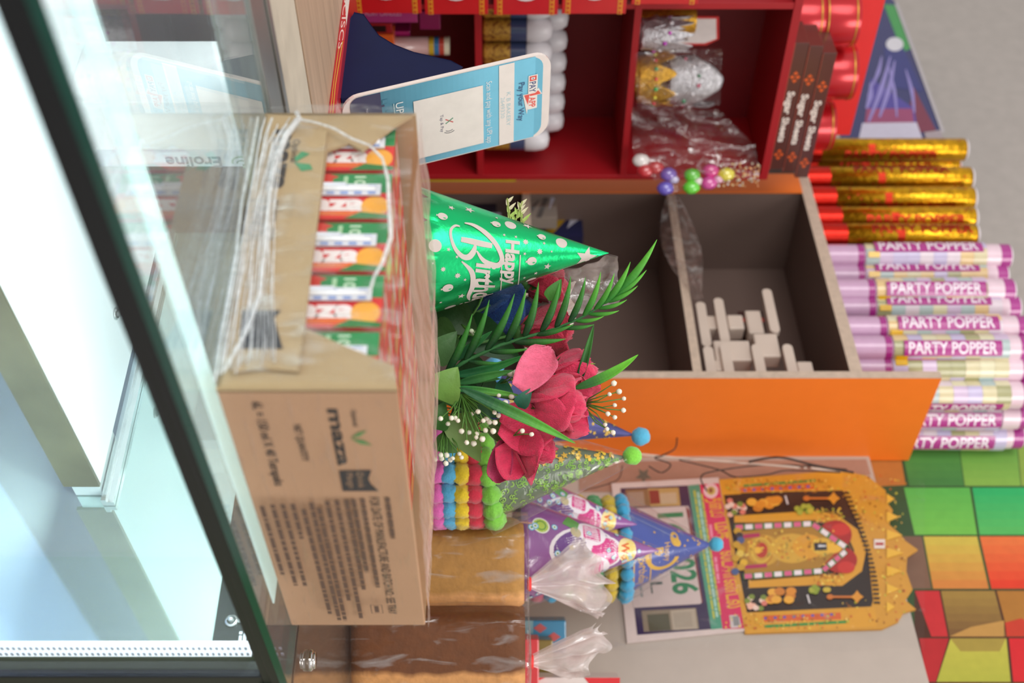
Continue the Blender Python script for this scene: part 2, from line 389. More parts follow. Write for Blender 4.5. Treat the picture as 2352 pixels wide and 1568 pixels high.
# slanting top of the side panel: it rises towards the front
pan.data.vertices[5].co.z = pan.data.vertices[5].co.z; 
b = MB(); b.box((-.0015, -.0005, 0), (.0, .0145, CZ + .772)); b.build('edge_strip', edge, pan)
b = MB(); b.box((.0015, .014, 0), (.235, .5, .02)); b.box((.215, .014, .02), (.235, .78, KT)); b.build('back_panel', inner, cab)
b = MB(); b.box((.0, .014, KT - .022), (.235, .78, KT)); tb_ = b.build('top_board', inner, cab)
b = MB(); b.box((-.001, .014, KT - .022), (.0, .78, KT)); b.build('edge_strip', edge, tb_)
for z, y1 in ((CZ + .354, .78), (CZ + .06, .78), (CZ - .25, .78)):
    b = MB(); b.box((.0, .014, z - .016), (.215, y1, z)); sb_ = b.build('shelf_board', inner, cab)
    b = MB(); b.box((-.001, .014, z - .016), (.0, y1, z)); b.build('edge_strip', edge, sb_)
b = MB(); b.box((.0, .505, .0), (.215, .52, KT - .022)); b.build('divider', inner, cab)
b = MB(); b.box((-.004, .50, .0), (-.0012, .56, KT - .022)); plab(b.build('stile', orange, cab), 'orange front strip')
# ---------------------------------------------------------------- display case (foreground)
case = thing('display_case', 'lit glass display case with black frame in the foreground', 'display case', (0, 0, 0), A1)
AE = 1.088
glass = thin_glass('case_glass', (.955, .99, .98), 1.0, 0, .05); gedge = mat('green_glass_edge', '0f4a3f', .12, spec=.8, noise_amt=.15)
blk = mat('black_frame', '14171b', .32, noise_amt=.1); alu = mat('aluminium', '9a9a97', .35, metal=.7, noise_amt=.12, stretch=(1, 30, 30)); 
CASEW1, CASEW2, SHZ = 9.5, 2.6, CZ - .405
steel = mat('stained_steel', '6f6c50', .3, metal=.55, noise_amt=.3, nscale=14, bump=.1, bscale=20)
b = MB(); b.box((-.9, .433, ZG - .007), (AE, .690, ZG)); tg_ = b.build('top_glass', glass, case)
b = MB(); b.box((-.9, .4325, ZG - .007), (AE, .4335, ZG - .0004)); b.box((AE - .0005, .4335, ZG - .007), (AE + .0005, .69, ZG - .0004)); plab(b.build('glass_edge', gedge, tg_), 'green polished glass edge')
b = MB(); b.box((-.9, .692, ZG - .006), (AE, .774, ZG + .0005)); b.build('rear_glass', glass, case)
b = MB(); b.box((-.9, .436, ZG - .0235), (AE - .004, .450, ZG - .0072)); b.box((-.9, .4345, ZG - .016), (AE - .004, .436, ZG - .0075)); b.build('front_rail', blk, case, bevel=.001)
b = MB(); b.box((AE - .026, .436, .45), (AE - .004, .452, ZG - .0235)); b.build('corner_post', blk, case, bevel=.001)
b = MB(); b.box((-.9, .440, .45), (AE - .026, .445, ZG - .024)); b.build('front_glass', thin_glass('front_pane', (.93, .97, .97), .8, 0, .05), case)
led = emis('led_diffuser', 'cdeaec', 1.1)
b = MB(); b.box((-.9, .484, ZG - .0105), (AE - .08, .508, ZG - .009)); lb_ = plab(b.build('light_bar', led, case), 'milky white light bar under the glass')
for nn, zz, pw, sz in ((.497, ZG - .0125, CASEW1, .02), (.93, ZG - .034, CASEW2, .03), (.605, SHZ - .045, 12, .02)):     # light bar's lamp, then two unseen lamps added to brighten rear and base
    l = bpy.data.lights.new('case_lamp_and_fill', 'AREA'); l.shape = 'RECTANGLE'; l.size = 1.85; l.size_y = sz; l.energy = pw; l.color = (.90, .98, 1)
    lo = bpy.data.objects.new('case_lamp_and_fill', l); COL.objects.link(lo); lo.location = an(.1, nn, zz); lo.rotation_euler = (0, 0, A1)
b = MB()
b.box((AE - .056, .4535, .45), (AE - .032, .458, ZG - .034), 'ffffff')
ls_ = plab(b.build('light_strip', emis('led_strip', 'f6f8ff', 1.1), case), 'white corner light strip with a row of tiny chips')
b = MB(); 
for i in range(110):
    z = .47 + i * .0053
    b.box((AE - .0535, .4525, z), (AE - .049, .4535, z + .0022)); b.box((AE - .041, .4525, z), (AE - .0365, .4535, z + .0022))
o = b.build('light_strip_chips', mat('chip_grey', 'b5b8cc', .4), ls_)
# inner shelf, steel lip, mirror end wall
white = mat('white_shelf_sheet', 'eef4f6', .35, noise_amt=.01); SH = CZ - .405
b = MB(); b.box((-.9, .632, SH - .006), (1.045, 1.0, SH)); b.build('inner_shelf', white, case)
b = MB(); b.box((-.9, .629, SH - .036), (1.045, .633, SH + .0005)); plab(b.build('steel_lip', steel, case), 'stained steel shelf lip')
b = MB(); b.box((1.045, .632, SH - .03), (1.066, .70, SH - .002)); b.build('shelf_bracket', mat('clear_plastic_bracket', 'c6d2d2', .2, spec=.8), case)
mirror, n_, l_, pb = new_mat('pale_mirror_glass'); pb.inputs['Base Color'].default_value = c4('cfe6e2'); pb.inputs['Metallic'].default_value = .8; pb.inputs['Roughness'].default_value = .04
b = MB(); b.box((1.068, .46, .45), (1.074, 1.0, CZ - .272)); b.build('mirror_end', mirror, case)
b = MB(); b.box((1.066, .46, CZ - .272), (1.074, 1.0, ZG - .03)); plab(b.build('end_band', mat('slate_band', '14171c', .35), case), 'dark slate band above the mirror')
b = MB(); b.box((1.056, .62, SH), (1.067, 1.0, SH + .005)); b.box((1.060, .62, SH + .005), (1.067, 1.0, SH + .012)); b.build('corner_channel', mat('bright_aluminium', 'dfe6e6', .2, metal=.8), case)
b = MB(); b.box((-.9, .446, .42), (1.08, 1.0, .45), '9fb4d8'); b.build('case_base', mat('pale_blue_sheet', 'bcc8f0', .4, noise_amt=.02), case)
b = MB(); b.box((-.9, .43, 0), (1.088, 1.0, .42)); b.build('plinth', blk, case)
b = MB(); b.box((-.9, 1.0, .45), (1.08, 1.006, ZG - .03)); b.build('rear_panel', mat('rear_panel_grey', '4c474c', .4), case)
def screw_on(px, py, pl, nrm, r, name, lab):
    p = on_plane(px, py, pl, nrm); n = nrm if nrm.dot(CAM - p) > 0 else -nrm
    T = Matrix.Translation(p) @ n.to_track_quat('Z', 'Y').to_matrix().to_4x4()
    b = MB(); b.lathe([(0, 0), (r, 0), (r, .0015), (r * .75, .0025), (r * .7, .0025)], 20, T=T); b.lathe([(r * .5, .002), (r * .45, .005), (r * .3, .007), (0, .0075)], 16, T=T)
    if lab: b.box((-r * .3, r * .8, 0), (r * .3, r * 2.2, .0012), T=T)
    return b.build(name, mat('zinc', 'b9bdbd', .3, metal=.85), case, True)
screw_on(265, 720, Vector((0, 0, SH)), Z3, .0068, 'screw', 0)
screw_on(532, 1426, D1 * 1.0655, D1, .0062, 'bolt', 1)
a = Art(); g = 'b4b8bc'
for i, (X, L) in enumerate(((546, 40), (556, 34), (568, 30), (582, 26))): a.words((X, 1490 - i), L, 7, g, d=(.1, -1), u=(1, 0), seed=i)
a.build('small_print', ARTM, pxm(D1 * 1.0655, D1), case, True)
b = MB(); b.box((-.9, .778, ZG - .03), (AE, .846, ZG + .001)); b.box((-.9, .778, ZG + .001), (AE, .79, ZG + .003)); b.box((-.9, .834, ZG + .001), (AE, .846, ZG + .003)); b.build('rear_rail', alu, case, bevel=.0008)
b = MB(); b.box((-.9, .85, ZG - .03), (AE, .858, ZG - .012)); b.build('rear_gap_dark', blk, case)  # black strip standing in for the dark open gap behind the rail
ledge = mat('worn_cream_paint', 'c4b8a6', .6, noise_amt=.12, nscale=25)
b = MB(); b.box((-.9, .859, ZG - .03), (AE, .885, ZG)); b.box((-.9, .889, ZG - .03), (AE, .966, ZG - .001)); b.build('rear_ledge', ledge, case, bevel=.001)
# white carton standing inside the case
ct = thing('white_carton', 'white carton with grey and green lettering lying inside the display case', 'carton', an(.742, .86, SH), A1)
b = MB(); b.box((0, 0, 0), (.06, .09, .18), 'f4f6f8'); b.box((.06, 0, 0), (.082, .09, .18), 'dfe6ee'); b.build('box', ARTG, ct, bevel=.001)
a = Art(); a.text('Eroline', (.009, .132), .014, '8d97a4', d=(0, -1), u=(1, 0), bold=.02); a.ring(.0155, .152, .007, .009, .0022, '9db8a0', a1=5); a.ring(.0165, .152, .003, .0045, .0018, '7f9c86', a1=5)
a.build('lettering', ARTG, pm((.0595, -.0005, 0), (1, 0, 0), (0, 0, 1), (0, -1, 0)), ct)
# ---------------------------------------------------------------- wooden counter and second case
wc = thing('wooden_counter', 'plain wooden counter top behind the display case', 'counter', (0, 0, 0), A1)
b = MB(); b.box((-.5, .970, ZG - .03), (AE + .011, 1.345, ZG)); b.build('counter_top', mat('counter_wood', 'b3977f', .5, noise_amt=.14, nscale=6, stretch=(1, 14, 1)), wc, bevel=.001)
b = MB(); b.box((-.5, 1.012, 0), (AE + .010, 1.33, ZG - .03)); b.build('body', mat('counter_body', '7a6656', .6), wc)
gc = thing('glass_counter', 'second glass-topped counter with a chrome glass clip, under the bread', 'counter', (0, 0, 0), A1)
b = MB(); b.box((AE + .012, .43, ZG - .006), (1.76, 1.19, ZG)); b.build('top_glass', thin_glass('counter_glass', (.92, .9, .86), 1.1, .02, .05), gc)
b = MB(); b.box((AE + .0125, .43, ZG - .035), (1.76, 1.19, ZG - .008)); b.build('wooden_deck', mat('deck_wood', '8a7460', .5, noise_amt=.15, nscale=6, stretch=(14, 1, 1)), gc)
b = MB(); b.box((AE + .0125, .44, 0), (1.76, 1.18, ZG - .035)); b.build('body', blk, gc)
b = MB(); b.box((AE + .001, .43, ZG - .03), (AE + .0118, .966, ZG - .001)); b.build('gap_dark', blk, gc)  # dark of the gap between the cases, put in as a black strip
p = on_z(708, 1516, ZG); b = MB(); T = Matrix.Translation(p)
b.lathe([(0, 0), (.011, 0), (.011, .004), (.009, .0055), (.0, .0058)], 24, T=T); b.lathe([(.0085, .0055), (.0085, .0075), (.0, .008)], 24, T=T)
plab(b.build('glass_clip', mat('chrome', 'd8d4d0', .12, metal=1), gc, True), 'round chrome clip')
# ---------------------------------------------------------------- the open drink carton
BX = an(.675, .484)
card = mat('corrugated_card', 'cba07e', .8, noise_amt=.05, nscale=12, bump=.1, bscale=150); card2 = mat('carton_inner', 'b49a74', .85, noise_amt=.05, nscale=20)
L, Wd, H = .380, .285, .126
box = thing('cardboard_box', 'torn-open cardboard carton of drink packs wrapped in clear film on the display case', 'carton', BX, A1)
faceR = lambda X, Y: ((lambda p: ((p - BX).dot(D1), p.z - ZG))(on_plane(X, Y, BX, D2)))
faceL = lambda X, Y: ((lambda p: ((p - BX).dot(D2), p.z - ZG))(on_plane(X, Y, BX, D1)))
b = MB(); b.box((.0, .0, .0), (L, .003, H)); fp_ = b.build('front_panel', card, box, bevel=.0012)
b = MB(); b.box((.0, Wd - .003, .0), (L, Wd, H)); b.box((L - .003, .003, 0), (L, Wd - .003, H)); b.box((0, .003, .0), (L, Wd - .003, .003)); b.build('rear_panels', card2, box)
cl = lambda p: (min(max(p[0], 0), Wd), min(max(p[1], 0), H))
poly = [cl(faceL(*q_)) for q_ in ((497, 895), (912, 897), (903, 838), (794, 795), (700, 753), (712, 640), (752, 345), (800, 328), (832, 345), (905, 290), (945, 277), (604, 280))]
poly = [(0, 0), (0, H)] + poly[2:-2] + [(Wd, H), (Wd, 0)]
b = MB(); b.prism(poly, lambda y, z, h: (h, y, z), 0, .003); plab(b.build('torn_panel', card2, box), 'side panel torn open')
fl = [faceL(*q_) for q_ in ((536, 862), (600, 852), (687, 860), (701, 755), (735, 470), (752, 308), (640, 296), (612, 300), (560, 560))]
b = MB(); b.prism(fl, lambda y, z, h: (h - .0032 - .004 * max(0, 1 - y / .06) * 0, y, z), -.0008, .002); fl_p = b.build('flap', card2, box)
ink = '3f3a38'
a = Art()   # printing on the flap; face coordinates are (distance towards the camera = -y, z)
fy = lambda X, Y: (lambda p: (-p[0], p[1]))(faceL(X, Y))
x0, z0 = fy(650, 318); x1, z1 = fy(600, 455)
a.text('maza', fy(637, 306), .0195, ink, width=fy(620, 446)[0] - fy(618, 306)[0], bold=.035)
lx, lz = fy(680, 380)
a.poly([(lx - .012, lz + .004), (lx - .009, lz + .011), (lx - .0, lz + .001), (lx - .003, lz - .002)], '4c9468'); a.poly([(lx + .001, lz - .001), (lx + .003, lz + .012), (lx + .009, lz + .015), (lx + .011, lz + .006)], '4c9468')
a.text('Optimal', (fy(668, 330)[0], fy(676, 330)[1]), .006, ink)
x0, z0 = fy(640, 470); x1, _ = fy(640, 560)
a.line([(x0, z0), (x1, z0), (x1, z0 - .03), (x0, z0 - .03), (x0, z0)], .0009, ink); a.text('MANGO', (x0 + .006, z0 - .018), .012, ink, width=x1 - x0 - .01); a.words((x0 + .005, z0 - .026), x1 - x0 - .01, .004, ink)
x0, z0 = fy(640, 722); x1, z1 = fy(560, 810)
a.poly([(x0, fy(648, 722)[1]), (x0, fy(560, 722)[1]), (x1, fy(552, 808)[1]), (x1, fy(652, 808)[1]), (fy(635, 740)[0], fy(632, 740)[1])], '3a3b40')
a.build('print', ARTM, pm((-.0042, 0, 0), (0, -1, 0), (0, 0, 1), (-1, 0, 0)), fl_p)
a = Art()
def ft(t, X, Y, hpx, Yend, col=ink, bold=.01):
    s0, h0 = faceR(X, Y); s1, _ = faceR(X, Yend); hh = faceR(X + hpx, Y)[1] - h0
    a.text(t, (s0, h0), hh, col, width=s1 - s0, bold=bold)
ft('maza', 752, 938, 34, 1068, bold=.03); ft('Optimal', 806, 940, 12, 978); ft('NET QUANTITY', 674, 974, 18, 1058); ft('6L = 150 ml X 40 Tetrapaks', 578, 922, 25, 1114)
lx, lz = faceR(812, 1004)
a.poly([(lx - .0, lz - .002), (lx - .007, lz + .004), (lx - .010, lz + .011), (lx - .002, lz + .005)], '6a9a5e'); a.poly([(lx + .001, lz - .002), (lx + .003, lz + .007), (lx + .010, lz + .013), (lx + .008, lz + .004)], '6a9a5e')
pf = [faceR(*q_) for q_ in ((779, 1079), (853, 1078), (846, 1098), (852, 1110), (870, 1126), (788, 1126))]
a.poly(pf, '423f40')
s0, h0 = faceR(795, 1084); a.text('Mango', (s0, h0), .0055, 'b08a6a', width=.022); s0, h0 = faceR(818, 1084); a.text('Drink', (s0, h0), .0055, 'b08a6a', width=.022)
ft('FOR DATE OF MANUFACTURE AND BATCH NO.: SEE TRAY', 848, 1140, 24, 1408, bold=.0)
rowsp = [(884, 1140, 1234, 12), (827, 1142, 1345, 12), (806, 1142, 1310, 12), (790, 1142, 1348, 12), (768, 1142, 1412, 11), (746, 1142, 1370, 11), (728, 1156, 1415, 11), (710, 1142, 1412, 11), (693, 1156, 1396, 11), (668, 1142, 1224, 13), (645, 1142, 1330, 12), (622, 1142, 1328, 12), (598, 1144, 1302, 13)]
for i, (X, Y, Y1, hp) in enumerate(rowsp):
    s0, h0 = faceR(X, Y); s1, _ = faceR(X, Y1); a.words((s0, h0), s1 - s0, .0037, '6f5648', seed=i + 3)
s0, h0 = faceR(852, 1372); a.line([(s0, h0), (s0 + .017, h0), (s0 + .017, h0 + .010), (s0, h0 + .010), (s0, h0)], .0007, '5b4a40'); a.words((s0 + .002, h0 + .003), .013, .004, '6f5648')
a.build('print', ARTM, pm((0, -.0002, 0), (1, 0, 0), (0, 0, 1), (0, -1, 0)), fp_)
# stretch film over the carton
filmS = film('stretch_film', .10, .42, (3, 3, 40), 5, 'f4e6dc', .35, .42, .75, .45, .5, .22)
filmT = film('stretch_film_top', .16, .5, (2, 26, 2), 7, 'f2ddd0', .18, .4, .7, .35, .4, .3)
def nz3(p, s=30, k=.0012): return (noise.noise(Vector(p) * s)) * k
b = MB()
b.grid(lambda u, v: (u * L, -.0015 - abs(nz3((u, 0, v), 9, .002)), v * H), 40, 14)
b.grid(lambda u, v: (L + .002 + nz3((u, 3, v), 9, .002), u * Wd, v * H), 20, 10)
fo = b.build('side_film', film('side_film', .02, .30, (3, 3, 30), 6, 'f0d8c8', .10, .56, .8, .6, .5, .2), box)
b = MB(); b.grid(lambda u, v: (-.002 + u * (L + .004), -.002 + v * (Wd + .004), H + .003 + .004 * math.sin(math.pi * u) + nz3((u, v, 1), 7, .005)), 60, 40); b.build('top_film', filmT, box)
def lf(u, v):   # hanging film on the torn side: slack sheet bulging outwards
    y = u * Wd; z = v * H; return (-.005 - .004 * math.sin(math.pi * v) - abs(nz3((u, v, 5), 5, .005)), y, z)
b = MB(); b.grid(lf, 50, 26); b.build('torn_film', film('torn_film', .05, .40, (3, 14, 5), 5, 'eef0ee', .12, .50, .75, .5, .7, .2), box)
b = MB(); rr = random.Random(5)
for i in range(15):     # gathered folds of film running across the lower edge
    k = i / 14; p0 = Vector((-.007 - .003 * rr.random(), *faceL(604 + 84 * k + rr.uniform(-5, 5), 286 + 30 * rr.random())))
    p3 = Vector((-.006, *faceL(504 + 132 * k ** 1.2, 872 - 60 * k * rr.random()))); pts = []
    for j in range(15):
        t = j / 14; pp = p0.lerp(p3, t); pp.z += -.012 * math.sin(math.pi * t ** .6) * k + .0022 * noise.noise(Vector((i * 3.1, t * 6, 0))); pp.y += 0; pp.z = max(pp.z, .0022)
        pp.x -= .004 * abs(noise.noise(Vector((i * 7, t * 4, 2)))); pts.append(pp)
    b.tube(pts, [.0003 + .0011 * rr.uniform(.7, 1.2) * (.5 + .6 * noise.noise(Vector((i * 2, j * .6, 9)))) for j in range(15)], seg=6, flat=.6)
foldm = mat('film_fold', 'e9f0ee', .25, noise_amt=.05); 
b.build('film_folds', film('fold_film', .38, .5, (1, 1, 1), 120, 'ffffff', .3, .3, .7, .12, .2, .25), box)
b = MB()   # torn rim of the film
pts = [Vector((-.008, *faceL(X, Y))) for X, Y in ((684, 275), (694, 292), (735, 300), (770, 312), (812, 336), (850, 350), (880, 380), (893, 430), (895, 480), (900, 560), (880, 620), (862, 650), (850, 690))]
b.tube(pts, [.0022, .0016, .0010, .0013, .0011, .0010, .0012, .0016, .0020, .0018, .0014, .0012, .001], seg=6)
b.tube([Vector((-.009, *faceL(X, Y))) for X, Y in ((690, 292), (660, 330), (636, 390), (628, 430), (618, 520), (612, 600), (600, 700), (570, 780), (520, 870))], [.0025, .003, .0026, .002, .002, .0016, .0016, .0014, .001], seg=6)
b.tube([Vector((-.009, *faceL(X, Y))) for X, Y in ((596, 288), (580, 380), (560, 480), (548, 600), (530, 700), (512, 800), (499, 892))], [.0012, .0014, .001, .0012, .0014, .001, .0008], seg=6)
b.build('torn_rim', film('fold_film'), box)
# the forty packs
PW, PD, PH = .0505, .0405, .106
pk = thing('drink_pack', 'x', 'drink pack', (0, 0, 0), A1, 'drink packs inside the carton')
b = MB(); b.box((0, 0, 0), (PD, PW, PH), 'd93426'); body = b.build('pack_body', ARTG, pk, bevel=.0008)
a = Art()       # front: looking at -x face; coordinates (s = from far edge to near edge, t = up)
a.rect(.0002, 0, PW * .42, PH, 'dc3c30'); a.poly([(0, PH), (0, .07), (.006, .058), (.021, .06), (.022, PH)], '1f8c4c')
a.poly([(0, .055), (.004, .064), (.0, .07)], '2f7d3c')
a.text('10/-', (.003, .076), .009, 'cfe8c8', bold=.02); a.words((.003, .067), .012, .0035, 'a8d0a4')
a.rect(PW * .44, 0, PW, PH, 'e02a22'); a.poly([(.025, 0), (.0475, 0), (.0475, .02), (.030, PH * .9), (.025, PH)], 'd4141c')
a.text('Maaza', (.0405, .008), .0165, 'f6e9e6', d=(0, 1), u=(-1, 0), width=.078, bold=.05)
a.line([(.0425, .01), (.0435, .05), (.043, .085)], .0013, 'f08a2c'); a.line([(.0455, .03), (.046, .08)], .0009, 'f4a040')
a.ell(.037, .094, .011, .011, 'f3a736', rot=.2); a.poly([(.043, .083), (.0505, .07), (.0505, PH), (.046, PH)], '2c7a3a'); 
a.build('pack_print', ARTG, pm((-.0001, PW, 0), (0, -1, 0), (0, 0, 1), (-1, 0, 0)), pk)
a = Art(); a.rect(.004, .004, PD - .004, PW - .004, 'e8483a'); a.ell(.02, .02, .010, .012, 'f0a03a'); a.rect(.006, .034, PD - .006, .042, 'f4e6e0')
a.build('pack_top_print', ARTG, pm((0, 0, PH), (1, 0, 0), (0, 1, 0), (0, 0, 1)), pk)
b = MB(); T = Matrix.Translation((-.003, PW - .0215, .0)) @ Matrix.Rotation(R(0), 4, 'X')
b.box((-.0008, -.005, .018), (.0012, .0065, .098), 'e6e8ef', T); 
for i in range(7): b.box((-.0011, -.005, .022 + i * .011), (-.0008, .0050 - (i % 2) * .003, .028 + i * .011), '8fa6d8', T)
b.tube([T @ Vector((-.002, -.0, .02)), T @ Vector((-.002, 0, .094))], .0024, 'f2f2f4'); b.tube([T @ Vector((-.002, .0045, .024)), T @ Vector((-.002, .0045, .07))], .002, 'e8ecf6')
plab(b.build('straw', ARTG, pk), 'wrapped white and blue straw')
first = True; nm = ['nearest the torn corner', 'second from the torn corner', 'in the middle', 'second from the far corner', 'at the far corner']
for r in range(8):
    for c in range(5):
        M = Matrix.Translation(BX + D1 * (.009 + r * .0455) + D2 * (.0075 + c * .0545) + Vector((0, 0, .0034))) @ Matrix.Rotation(A1, 4, 'Z')
        lab = ('drink pack with wrapped straw at the torn opening, ' + nm[c]) if r == 0 else 'red drink pack in the rows behind the torn opening, seen only through the top film'
        g = 'drink packs at the torn opening' if r == 0 else 'drink packs in the rows behind'
        if first: pk.matrix_basis = M; pk['label'] = lab; pk['group'] = g; first = False
        else: dup(pk, M, lab, g, keep=None if r == 0 else ('pack_body', 'pack_top_print'))
# ---------------------------------------------------------------- booklet and payment stand
bk = thing('booklet', 'red booklet lying flat beneath the payment stand, pale lettering on its spine', 'booklet', an(.919, 1.015), A1)
b = MB(); b.box((0, 0, 0), (.16, .30, .0085), 'c01f26'); b.box((.0008, -.0004, .0014), (.16, .3, .007), 'e8ddd2'); b.build('cover', ARTG, bk, bevel=.0006)
a = Art(); a.rect(-.3, .0002, 0, .0083, 'b8202a'); a.text('SSCISCS', (-.265, .0018), .0052, 'e8c9c4', width=.12); a.poly([(-.3, .0085), (-.19, .0085), (-.24, .003), (-.3, .004)], 'd9cfca'); a.line([(-.16, .0065), (-.08, .0045), (0, .0065)], .0008, 'd8b23c'); a.line([(-.15, .003), (-.08, .0022), (0, .0035)], .0006, 'd8b23c')
a.build('spine_print', ARTG, pm((-.0004, 0, 0), (0, -1, 0), (0, 0, 1), (-1, 0, 0)), bk)
QO = an(.936, 1.093, ZG + .0087)
qr = thing('payment_stand', 'sky blue and white payment sign on a navy plastic stand, standing on the red booklet', 'payment stand', QO, A1)
navy = mat('navy_plastic', '0c1540', .5, noise_amt=.08, spec=.25)
tl = .357; cn = Vector((0, -1, tl)).normalized(); cu = Vector((0, tl, 1)).normalized()
b = MB(); prof = [(.0, .001), (.004, .0), (.152, .0), (.164, .004), (.160, .016), (.140, .026), (.118, .038), (.100, .058), (.086, .082), (.078, .105), (.070, .128), (.058, .142), (.0500, .136), (.046, .128)]
b.prism(prof, lambda y, z, h: (h, y, z), .002, .128)
b.build('stand_body', navy, qr, bevel=.003)
CW, CH = .132, .262
cf = pm((0, 0, 0), (1, 0, 0), cu, cn)
b = MB(); b.prism(rrect(-.0006, -.001, CW + .0006, CH + .002, .022), cf, .000, .0045, 'efe2dc'); b.build('card', ARTG, qr, bevel=.0006)
a = Art(); sky = '7cc9e6'
def tt(X): return (X - 787) / (1262 - 787) * CH
ins = .0012
def clipband(t0, t1, c): a.rect(ins, t0, CW - ins, t1, c)
body_ = rrect(ins, tt(803), CW - ins, tt(1247), .018)
a.poly(body_, '6fbcd8')
[clipband(tt(868 + i * 12), tt(880 + i * 12 + .1), mixc('5a8fa6', '7ccbe8', i / 20)) for i in range(30)]
a.poly(rrect(ins, tt(803), CW - ins, tt(868), .012), '4d4d6a'); clipband(tt(830), tt(872), '4d4d6a')
rr = random.Random(3)
for i in range(26):
    s = rr.uniform(ins, CW - .008); t = tt(868 + abs(rr.gauss(0, 14))); e = rr.choice((.0035, .005, .007)); a.rect(s, t, s + e * .8, t + e, rr.choice(('efe6e0', 'efe6e0', '4d4d6a', '5a8fa6')))
a.rect(0.002, tt(1142), CW - .001, tt(1178), 'f2e8e2')
a.rect(.026, tt(943), CW - .012, tt(1104), 'f4ece6')      # the printed code itself is left out
a.ring(.079, tt(1022), .010, .010, .0012, '77757a', a0=-.7, a1=.7); a.ring(.079, tt(1022), .007, .007, .0012, '77757a', a0=-.7, a1=.7); a.line([(.066, tt(1014)), (.073, tt(1032))], .0016, 'd05a5a'); a.line([(.066, tt(1032)), (.073, tt(1014))], .0016, '5a9a7a')
a.text('Tap & Pay', (.057, tt(1002)), .0042, '4a4670', width=.028)
a.text('Scan and pay with any UPI app', (.022, tt(1112)), .0075, 'f0f4f4', width=.100)
a.text('PAY Z APP', (0, 0), .0001, 'f4ece6')
a.text('K B BAKERY', (.046, tt(1160)), .0055, 'bcd6de', width=.055); a.text('2649330', (.052, tt(1146)), .0055, 'c4d8de', width=.034)
a.text('Pay your Way', (.036, tt(1189)), .0082, '3a5a86', width=.062, bold=.004)
yb = tt(1213)
a.poly(rrect(.028, yb - .0008, .082, yb + .0115, .001), 'f4ece6')
a.poly([(.050, yb + .013), (.061, yb + .018), (.062, yb + .001), (.089, yb - .002), (.056, yb - .0078), (.0565, yb + .008)], 'f4ece6')
a.rect(.0295, yb + .0008, .037, yb + .010, 'e2554e'); a.rect(.0315, yb + .003, .035, yb + .0078, 'f4ece6'); a.rect(.0325, yb + .0045, .034, yb + .0063, '3a4a80')
a.text('PAY', (.0385, yb + .0008), .0088, '3a4a80', width=.0165, bold=.015)
a.poly([(.054, yb + .0125), (.0605, yb + .0165), (.0605, yb + .002), (.058, yb + .001), (.074, yb - .0008), (.0572, yb - .0062), (.0572, yb + .0085)], 'ee5a50')
a.text('APP', (.0625, yb + .0008), .0088, 'ee5a50', width=.0165, bold=.02)
a.text('UPI', (.022, tt(903)), .010, 'e8f0f0', width=.020, bold=.005); a.poly([(.044, tt(903)), (.049, tt(911)), (.044, tt(918))], 'd07a50'); a.line([(.053, tt(903)), (.055, tt(918))], .0006, 'e8f0f0'); a.text('BHIM', (.058, tt(903)), .010, 'e8f0f0', width=.028)
a.words((.022, tt(898)), .022, .001, 'c8dcdc'); a.text('MADE DIGITAL BY', (.02, tt(836)), .003, 'b8b8c8', width=.036)
a.build('card_print', ARTG, lambda x, y, h=0: cf(x, y, .0045 + h), qr, eps=2e-5)
# ---------------------------------------------------------------- paper party hats
def cone_hat(name, label, tip, base, rb, mat_, art=None, tipball=None, rim=None, scallop=0, group='party hats', foil=None, artmat=None, parent=None):
    ax = (tip - base); Hh = ax.length; ax.normalize()
    T = Matrix.Translation(base) @ ax.to_track_quat('Z', 'Y').to_matrix().to_4x4()
    # turn the seam so local -y' looks at the camera
    cd_ = (T.to_3x3().inverted() @ (CAM - base)); ang = math.atan2(cd_.y, cd_.x); T = T @ Matrix.Rotation(ang, 4, 'Z')
    t = thing(name, label, 'party hat', base, 0, group)
    Rt = lambda z: rb * (1 - z / Hh)
    b = MB(); seg = 96
    V = []; nr = 14
    for j in range(nr + 1):
        for i in range(seg):
            an_ = 2 * math.pi * i / seg; z = Hh * j / nr
            if j == 0 and scallop: z -= abs(math.sin(an_ * scallop / 2)) ** .6 * .013
            r = Rt(z); V.append((r * math.cos(an_), r * math.sin(an_), z))
    Fc = [(j * seg + i, j * seg + (i + 1) % seg, (j + 1) * seg + (i + 1) % seg, (j + 1) * seg + i) for j in range(nr) for i in range(seg)]
    b.add(V, Fc, 'ffffff', T, True); cone = b.build('cone', mat_, t, True, solid=.0006)
    if art:
        sl = math.atan(rb / Hh)
        def fn(x, y, h):      # x = angle * radius at that height measured rightwards, y = height on the cone
            r = max(Rt(y), .0005); return T @ Vector(((r + h / math.cos(sl)) * math.cos(x), (r + h / math.cos(sl)) * math.sin(x), y))
        mb = MB(); art.into(mb, fn, maxe=None, eps=min(1.2e-5, .0016 / len(art.I)), h0=5e-4, smooth=True); mb.build('print', artmat or ART, cone, True)
    if tipball:
        c, r = tipball; b = MB(); b.sphere(tip + ax * r * .55, r, c, 20, 14, wob=.12); b.build('pompom', PM_, t, True)
    if rim:
        c, n, r = rim; b = MB()
        for i in range(n):
            an_ = 2 * math.pi * i / n; b.sphere(T @ Vector((rb * 1.02 * math.cos(an_), rb * 1.02 * math.sin(an_), -r * .2)), r * (1.08 + .08 * math.sin(i * 5.3)), c, 18, 13, wob=.22)
        b.build('pompom_trim', PM_, t, True)
    return t
PM_ = mat('pompom_wool', None, .95, attr=True, noise_amt=.12, nscale=400, bump=.5, bscale=700, sheen=.4)
